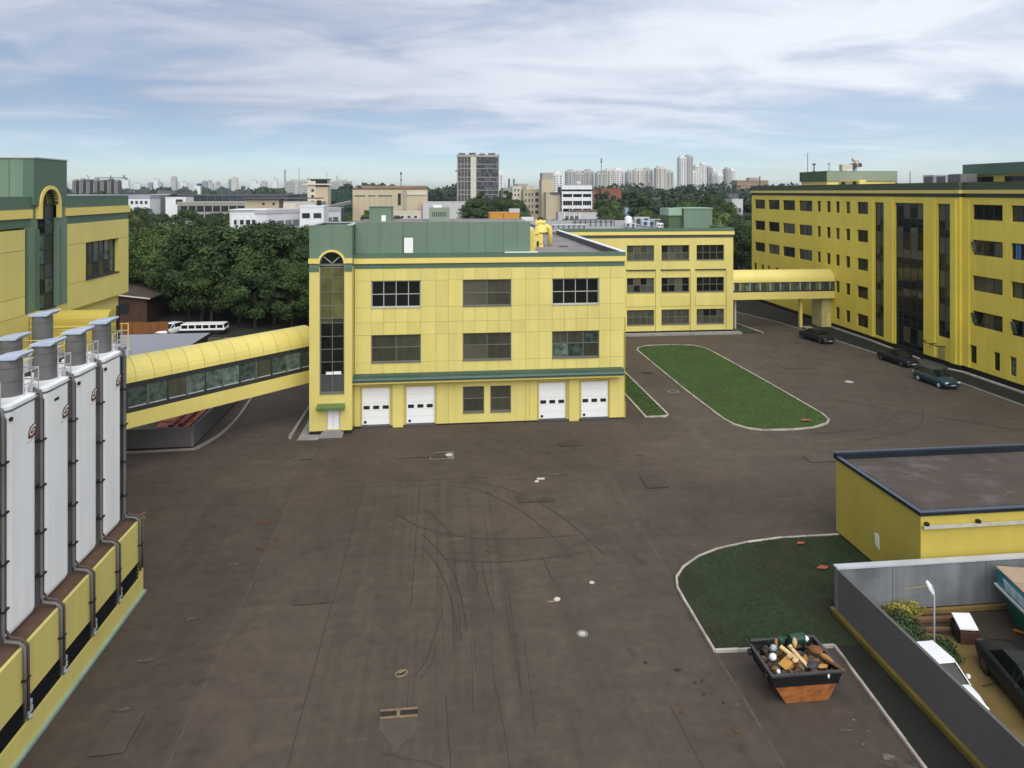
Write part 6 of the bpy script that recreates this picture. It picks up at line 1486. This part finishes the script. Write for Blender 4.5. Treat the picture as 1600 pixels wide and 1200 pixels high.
for z0, z1 in ((19.3, 21.2), (17.0, 18.3), (13.5, 15.4), (9.6, 11.2), (4, 8)): P('band', MB().box(60.9, 76.5, 339.9, 340.599, z0, z1), WHW, b)
for x in (61.0, 66.2, 71.2, 76.0): P('pier', MB().box(x, x + .5, 339.7, 339.899, 4, 18.4), WHW, b)
for i in range(12): P('mullion', MB().box(61.6 + i * 1.22, 61.75 + i * 1.22, 340.3, 340.599, 11.2, 13.5), GBE, b)
P('roof', MB().box(60.9, 76.5, 340, 352.2, 21.201, 21.5), GRW, b)
P('dish', MB().ball((70.5, 345, 22.6), 1.2, 1, .6, 1).cyl((70.5, 345, 21.5), (70.5, 345, 22.2), .2, n=6), GRW, b)
b = fb('white_wall_shed', 'low white wall shed with posts below the white banded building', 'shed', 52.5, 73, 302, 6, 8.6, GRW, rim=.3)
for x in (55, 57.2, 59.4, 62): P('post', MB().box(x, x + .5, 301.5, 301.999, 0, 8.4), WHW, b)
for x in (55.7, 57.9, 60.1): P('bay', MB().box(x, x + 1.4, 301.8, 301.998, 3, 7.2), GBD, b)
P('rust_roof', MB().box(58, 73, 302, 308, 8.91, 9.9), mat('rusty_roof', (.15, .10, .075), .85, .3, .8), b)
b = fb('kiosk', 'small white box with one dark window beyond the rear roof', 'kiosk', 76.5, 80.3, 260, 3, 8.6, WHW, wins=[(78.0, 79.4, 1, (6.6,), 1.2, 1.2, DWIN)], rim=.2)
b = fb('brick_block', 'brick red block behind dark trees right of the banded building', 'building', 100.5, 113.3, 420, 10, 19.8, BRK, wins=[(104, 106, 1, (15,), 1.6, 2.2, DWIN)], rim=.5)
b = fb('brick_block', 'lower brick block at the left of the brick red one', 'building', 95, 100.2, 424, 8, 18.8, BRK, wins=[(96, 99, 2, (15, 12), 1.1, 1.6, DWIN)], rim=.3)
b = fb('amber_shed', 'amber sheet metal shed showing over the green attic', 'shed', 10.9, 17.4, 150, 6, 13.3, AMB, rim=.15)
P('seam', MB().box(13.85, 14.0, 149.9, 149.999, 0, 13.3), BRK, b)
P('grey_box', MB().box(15.2, 17.5, 150.4, 152, 13.46, 14.3), LGR, b)
b = fb('white_box', 'white flat box on the roofscape right of the amber shed', 'roof box', 17.7, 20.3, 148, 3, 12.3, WHW, rim=.15)
for k, (x0, x1, y, z, m_, lab) in enumerate(((88, 95, 300, 8.6, WHW, 'white cabin left of the pair beyond the rear roof'), (96, 103, 300, 8.4, WHW, 'white cabin right of the pair beyond the rear roof'), (81.5, 84, 296, 10.6, mat('pale_blue_wall', (.3, .42, .55), .7, .1), 'pale blue cabin beyond the rear roof'),
                                              (108, 117, 340, 12.5, BRK, 'red roofed house among the trees'), (116, 121.5, 336, 11.5, BEIL, 'cream house beside the red roofed house'), (150, 160, 400, 11.6, GRW, 'grey white house behind the trees beyond the rear roof'),
                                              (161, 171, 400, 16.2, WHW, 'white house highest among the trees left of the long building'), (112.6, 121, 300, 7.4, WHW, 'white flat house beside the green stair head'), (176, 190, 420, 16.8, GBD, 'dark hall below the far high rises'), (130, 158, 420, 14.2, GBD, 'long dark shed roof among the trees'))):
    nx = max(1, int((x1 - x0) / 3))
    fb('house', lab, 'house', x0, x1, y, 6, z, m_, wins=[(x0 + .8, x1 - .8, nx, (z - 2.6,), 1.3, 1.4, DWIN)], rim=.3)
# far left: white and dark halls, tower, parking deck
b = fb('white_hall', 'pale grey roofed white hall at the edge of the left building', 'hall', -143, -133, 330, 16, 15.2, WHW, wins=[(-141.5, -134, 4, (12.4,), 1.3, 1.6, DWIN)], rim=1.6, rimm=mat('lilac_grey_roof', (.33, .33, .37), .7, .1))
b = fb('dark_hall', 'black fronted hall between the two white halls', 'hall', -137.4, -129.3, 342, 14, 16.6, GBD, rim=.4, rimm=GRW)
P('roof_box', MB().box(-135.6, -126.8, 345, 352, 17.01, 18.8), GBD, b)
b = fb('white_hall', 'small white hall with one large grey window', 'hall', -122.3, -113.7, 320, 10, 15.3, WHW, wins=[(-118, -114.6, 1, (12.4,), 3.2, 2.4, DWIN)], rim=.4)
b = fb('long_hall', 'long low dark glazed hall behind the left wood', 'hall', -137, -78, 362, 24, 16.0, mat('dark_blue_far_glass', (.035, .045, .055), .3, .4, .2), rim=.8, rimm=GBD)
for k in range(16): P('bay_post', MB().box(-136.5 + k * 3.7, -136.2 + k * 3.7, 361.7, 361.999, 0, 15.8), GBD, b)
b = fb('chimney_tower', 'slim white tower rising from the long dark hall', 'tower', -135.7, -134.3, 400, 2, 21.6, WHW, rim=1.2, rimm=GBD)
b = fb('parking_deck', 'long grey open parking deck behind the white office block', 'parking deck', -110, -52, 300, 20, 13.2, GBE, rim=.6)
for z in (6.2, 9.8): P('opening', MB().box(-109.5, -52.5, 299.8, 299.999, z, z + 2.4), BLK, b)
for k in range(18): P('column', MB().box(-109 + k * 3.3, -108.6 + k * 3.3, 299.6, 299.799, 0, 13.1), GBE, b)
b = fb('grey_cabin', 'grey cabin half hidden in the left wood', 'cabin', -113.5, -109, 262, 4, 7.4, LGR, wins=[(-113, -111, 1, (4.5,), 1.3, 1.4, DWIN)], rim=.2)
# row of dark ribbed towers above the left building
for k in range(7):
    x = -352 + k * 6.4
    b = thing('ribbed_tower', 'dark ribbed tower, %s of the seven above the left building' % ('first', 'second', 'third', 'fourth', 'fifth', 'sixth', 'last')[k], 'tower', (x, 700, 0), group='row of dark ribbed towers')
    P('wall', MB().box(x - 1.7, x + 1.9, 700, 708, 0, 28.6 + (k % 3) * .8), GBD, b)
    for q in range(3): P('rib', MB().box(x - 1.5 + q * 1.3, x - 1.1 + q * 1.3, 699.6, 699.999, 0, 28), GBE, b)
    P('top', MB().box(x - 1.2, x + 1.6, 701, 706, 28.6 + (k % 3) * .8, 30.2 + (k % 2)), GBE, b)
# high rise row
FWM = mat('far_window_strip', (.13, .135, .15), .4, .3, .05)
def highrise(x0, x1, y, zt, m, lab, group):
    b = thing('high_rise', lab, 'high rise', ((x0 + x1) / 2, y, 0), group=group)
    P('wall', MB().box(x0, x1, y, y + 14, 0, zt), m, b)
    w = x1 - x0; n = max(2, int(w / 3.6)); wb = MB()
    nf = int((zt - 4) / 3.1)
    for f in range(nf):
        for i in range(n):
            xx = x0 + .6 + i * (w - .6) / n
            wb.box(xx, xx + (w / n) * .55, y - .15, y - .001, 4 + f * 3.1, 5.7 + f * 3.1)
    o = P('window', wb, FWM, b); o['kind'] = 'stuff'
    P('bay', MB().box(x0 + w * .42, x0 + w * .58, y - 1.2, y - .16, 0, zt - 1), m, b)
    P('roof_hut', MB().box(x0 + w * .2, x0 + w * .75, y + 3, y + 10, zt + .001, zt + 3.2), m, b)
    return b
hr = random.Random(8)
hm = [mat('high_rise_cream', (.56, .52, .46), .85, .08, .05), mat('high_rise_grey', (.42, .41, .39), .85, .08, .05), mat('high_rise_white', (.70, .69, .67), .85, .08, .05)]
x = 205.0; k = 0
ordn = ('first', 'second', 'third', 'fourth', 'fifth', 'sixth', 'seventh', 'eighth', 'ninth', 'tenth', 'eleventh')
for wdt, zt in ((17, 52), (15, 50), (18, 53), (16, 50), (18, 54), (17, 56), (15, 51), (18, 55), (17, 56), (18, 58), (15, 52)):
    highrise(x, x + wdt - .7, 1100 + (k % 3) * 8, zt, hm[(1, 1, 1, 1, 0, 2, 1, 0, 1, 0, 1)[k]], '%s block from the left in the long high rise row' % ordn[k], 'long high rise row'); x += wdt; k += 1
tag(P('lattice_mast', MB().cyl((263, 1100, 50), (263, 1100, 72), .5, .3, 6).box(262, 264, 1099, 1101, 66, 69).box(262.2, 263.8, 1099, 1101, 70, 73), BLK), 'dark aerial on the high rise row', 'mast')
for x0, x1, y, zt, m_, lab in ((449.7, 463, 1250, 84, 2, 'tallest tower, left half, in the far cluster'), (463.5, 477, 1252, 86, 1, 'tallest tower, right half, in the far cluster'), (486, 498, 1290, 58, 2, 'white tower just right of the tallest'),
                               (499, 512, 1300, 70, 2, 'second white tower right of the tallest'), (513, 524, 1302, 74, 2, 'highest of the white towers right of the tallest'), (526, 536, 1300, 66, 1, 'grey tower in the far cluster'),
                               (537, 547, 1310, 62, 2, 'last white tower in the far cluster before the gap'), (492, 503, 1200, 50, 1, 'low grey block left of the end tower'), (505, 516, 1204, 50, 2, 'low white block left of the end tower'), (519, 527, 1200, 60, 1, 'brown striped tower at the right end of the cluster'), (528, 538, 1200, 59, 2, 'white tower at the right end of the cluster')):
    highrise(x0, x1, y, zt, hm[m_], lab, 'far tower cluster')
highrise(70.5, 83, 900, 43, hm[2], 'pale high rise just left of the blank beige tower top', 'mid distance high rises')
highrise(150, 163, 900, 43, hm[2], 'pale high rise between beige tower and the long row', 'mid distance high rises')
highrise(58, 69, 905, 41, hm[1], 'grey high rise right of the apartment chimneys', 'mid distance high rises')
# brown building at the far end of the long building
b = fb('brown_block', 'brown block showing over the far end of the long building', 'building', 315, 350, 700, 14, 29.5, mat('brown_far_wall', (.27, .19, .13), .85, .15, .1), wins=[(318, 346, 8, (24, 20), 2.0, 1.6, DWIN)], rim=1)
P('roof_hut', MB().box(330, 343, 703, 710, 30.51, 33.5), GBE, b)
fb('house', 'pale grey block at the corner of the long building', 'house', 104, 108, 235, 6, 15.2, GRW, wins=[(104.6, 107.4, 2, (11,), 1.0, 1.3, DWIN)], rim=.3)
# far skyline
sk = random.Random(17)
n_ = 0
for x in [-1340 + i * 17.5 for i in range(60)]:
    n_ += 1
    if sk.random() < .16: continue
    w = sk.uniform(8, 20); h = sk.choice((34, 40, 44, 50, 56, 64, 44)) + sk.uniform(0, 8); y = sk.uniform(2150, 2350)
    if sk.random() < .12: w, h = sk.uniform(2, 4), h + 26
    m_ = sk.choice((hm[2], hm[0], hm[1], WHW, mat('far_blue_wall', (.24, .27, .32), .8, .1)))
    b = thing('skyline_block', 'small pale block on the far left skyline', 'skyline block', (x, y, 0), group='far left skyline')
    P('wall', MB().box(x, x + w, y, y + 12, 0, h), m_, b)
    P('roof_hut', MB().box(x + w * .3, x + w * .6, y + 2, y + 8, h, h + 3), GBE, b)
for x0, x1, lab in ((-345, -296, 'long ribbed block on the skyline above the white office'), (-245, -200, 'long grey block on the skyline right of the beige tower')):
    highrise(x0 * .86, x1 * .86, 1350, 39, hm[1], lab, 'skyline slabs')
# tower crane far left
t = thing('tower_crane', 'thin grey tower crane on the far left skyline', 'crane', (-455, 1000, 0))
P('mast', MB().box(-455.6, -454.4, 1000, 1001, 0, 41), GBD, t)
P('jib', MB().box(-476, -434, 1000.2, 1000.8, 37.2, 38.2), GBD, t)
P('cab', MB().box(-454.3, -452.5, 1000, 1001.4, 35.5, 37.1), GBD, t)
P('counterweight', MB().box(-435.5, -433, 1000, 1001, 34.8, 37.1), GBD, t)
# street lamps along the road behind the trees
for k, x in enumerate((-35.5, 27.3, 47.6)):
    t = thing('street_lamp', ('pale lamp post before the beige hall', 'pale lamp post before the dark tower', 'pale lamp post before the grey apartments')[k], 'street lamp', (x, 250, 0))
    P('pole', MB().cyl((x, 250, 0), (x, 250, 12.5), .14, .09, 6), LGR, t); P('arm', MB().box(x, x + 1.2, 249.95, 250.05, 12.4, 12.5), LGR, t)
# distant haze
HAZE = 0.00013
hz = bpy.data.materials.new('haze_air'); hz.use_nodes = True
for n in list(hz.node_tree.nodes): hz.node_tree.nodes.remove(n)
ho = hz.node_tree.nodes.new('ShaderNodeOutputMaterial'); hv = hz.node_tree.nodes.new('ShaderNodeVolumePrincipled')
hv.inputs['Color'].default_value = (.80, .88, .98, 1); hv.inputs['Density'].default_value = HAZE; hv.inputs['Anisotropy'].default_value = 0.3
hz.node_tree.links.new(hv.outputs[0], ho.inputs['Volume'])
if HAZE:
    o = bpy.data.objects.new('haze', MB().box(-9100, 9100, -9100, 9100, -1.1, 96).mesh('haze', hz)); link(o); o['kind'] = 'stuff'
    o['label'] = 'thin pale air over the city'; o['category'] = 'haze'
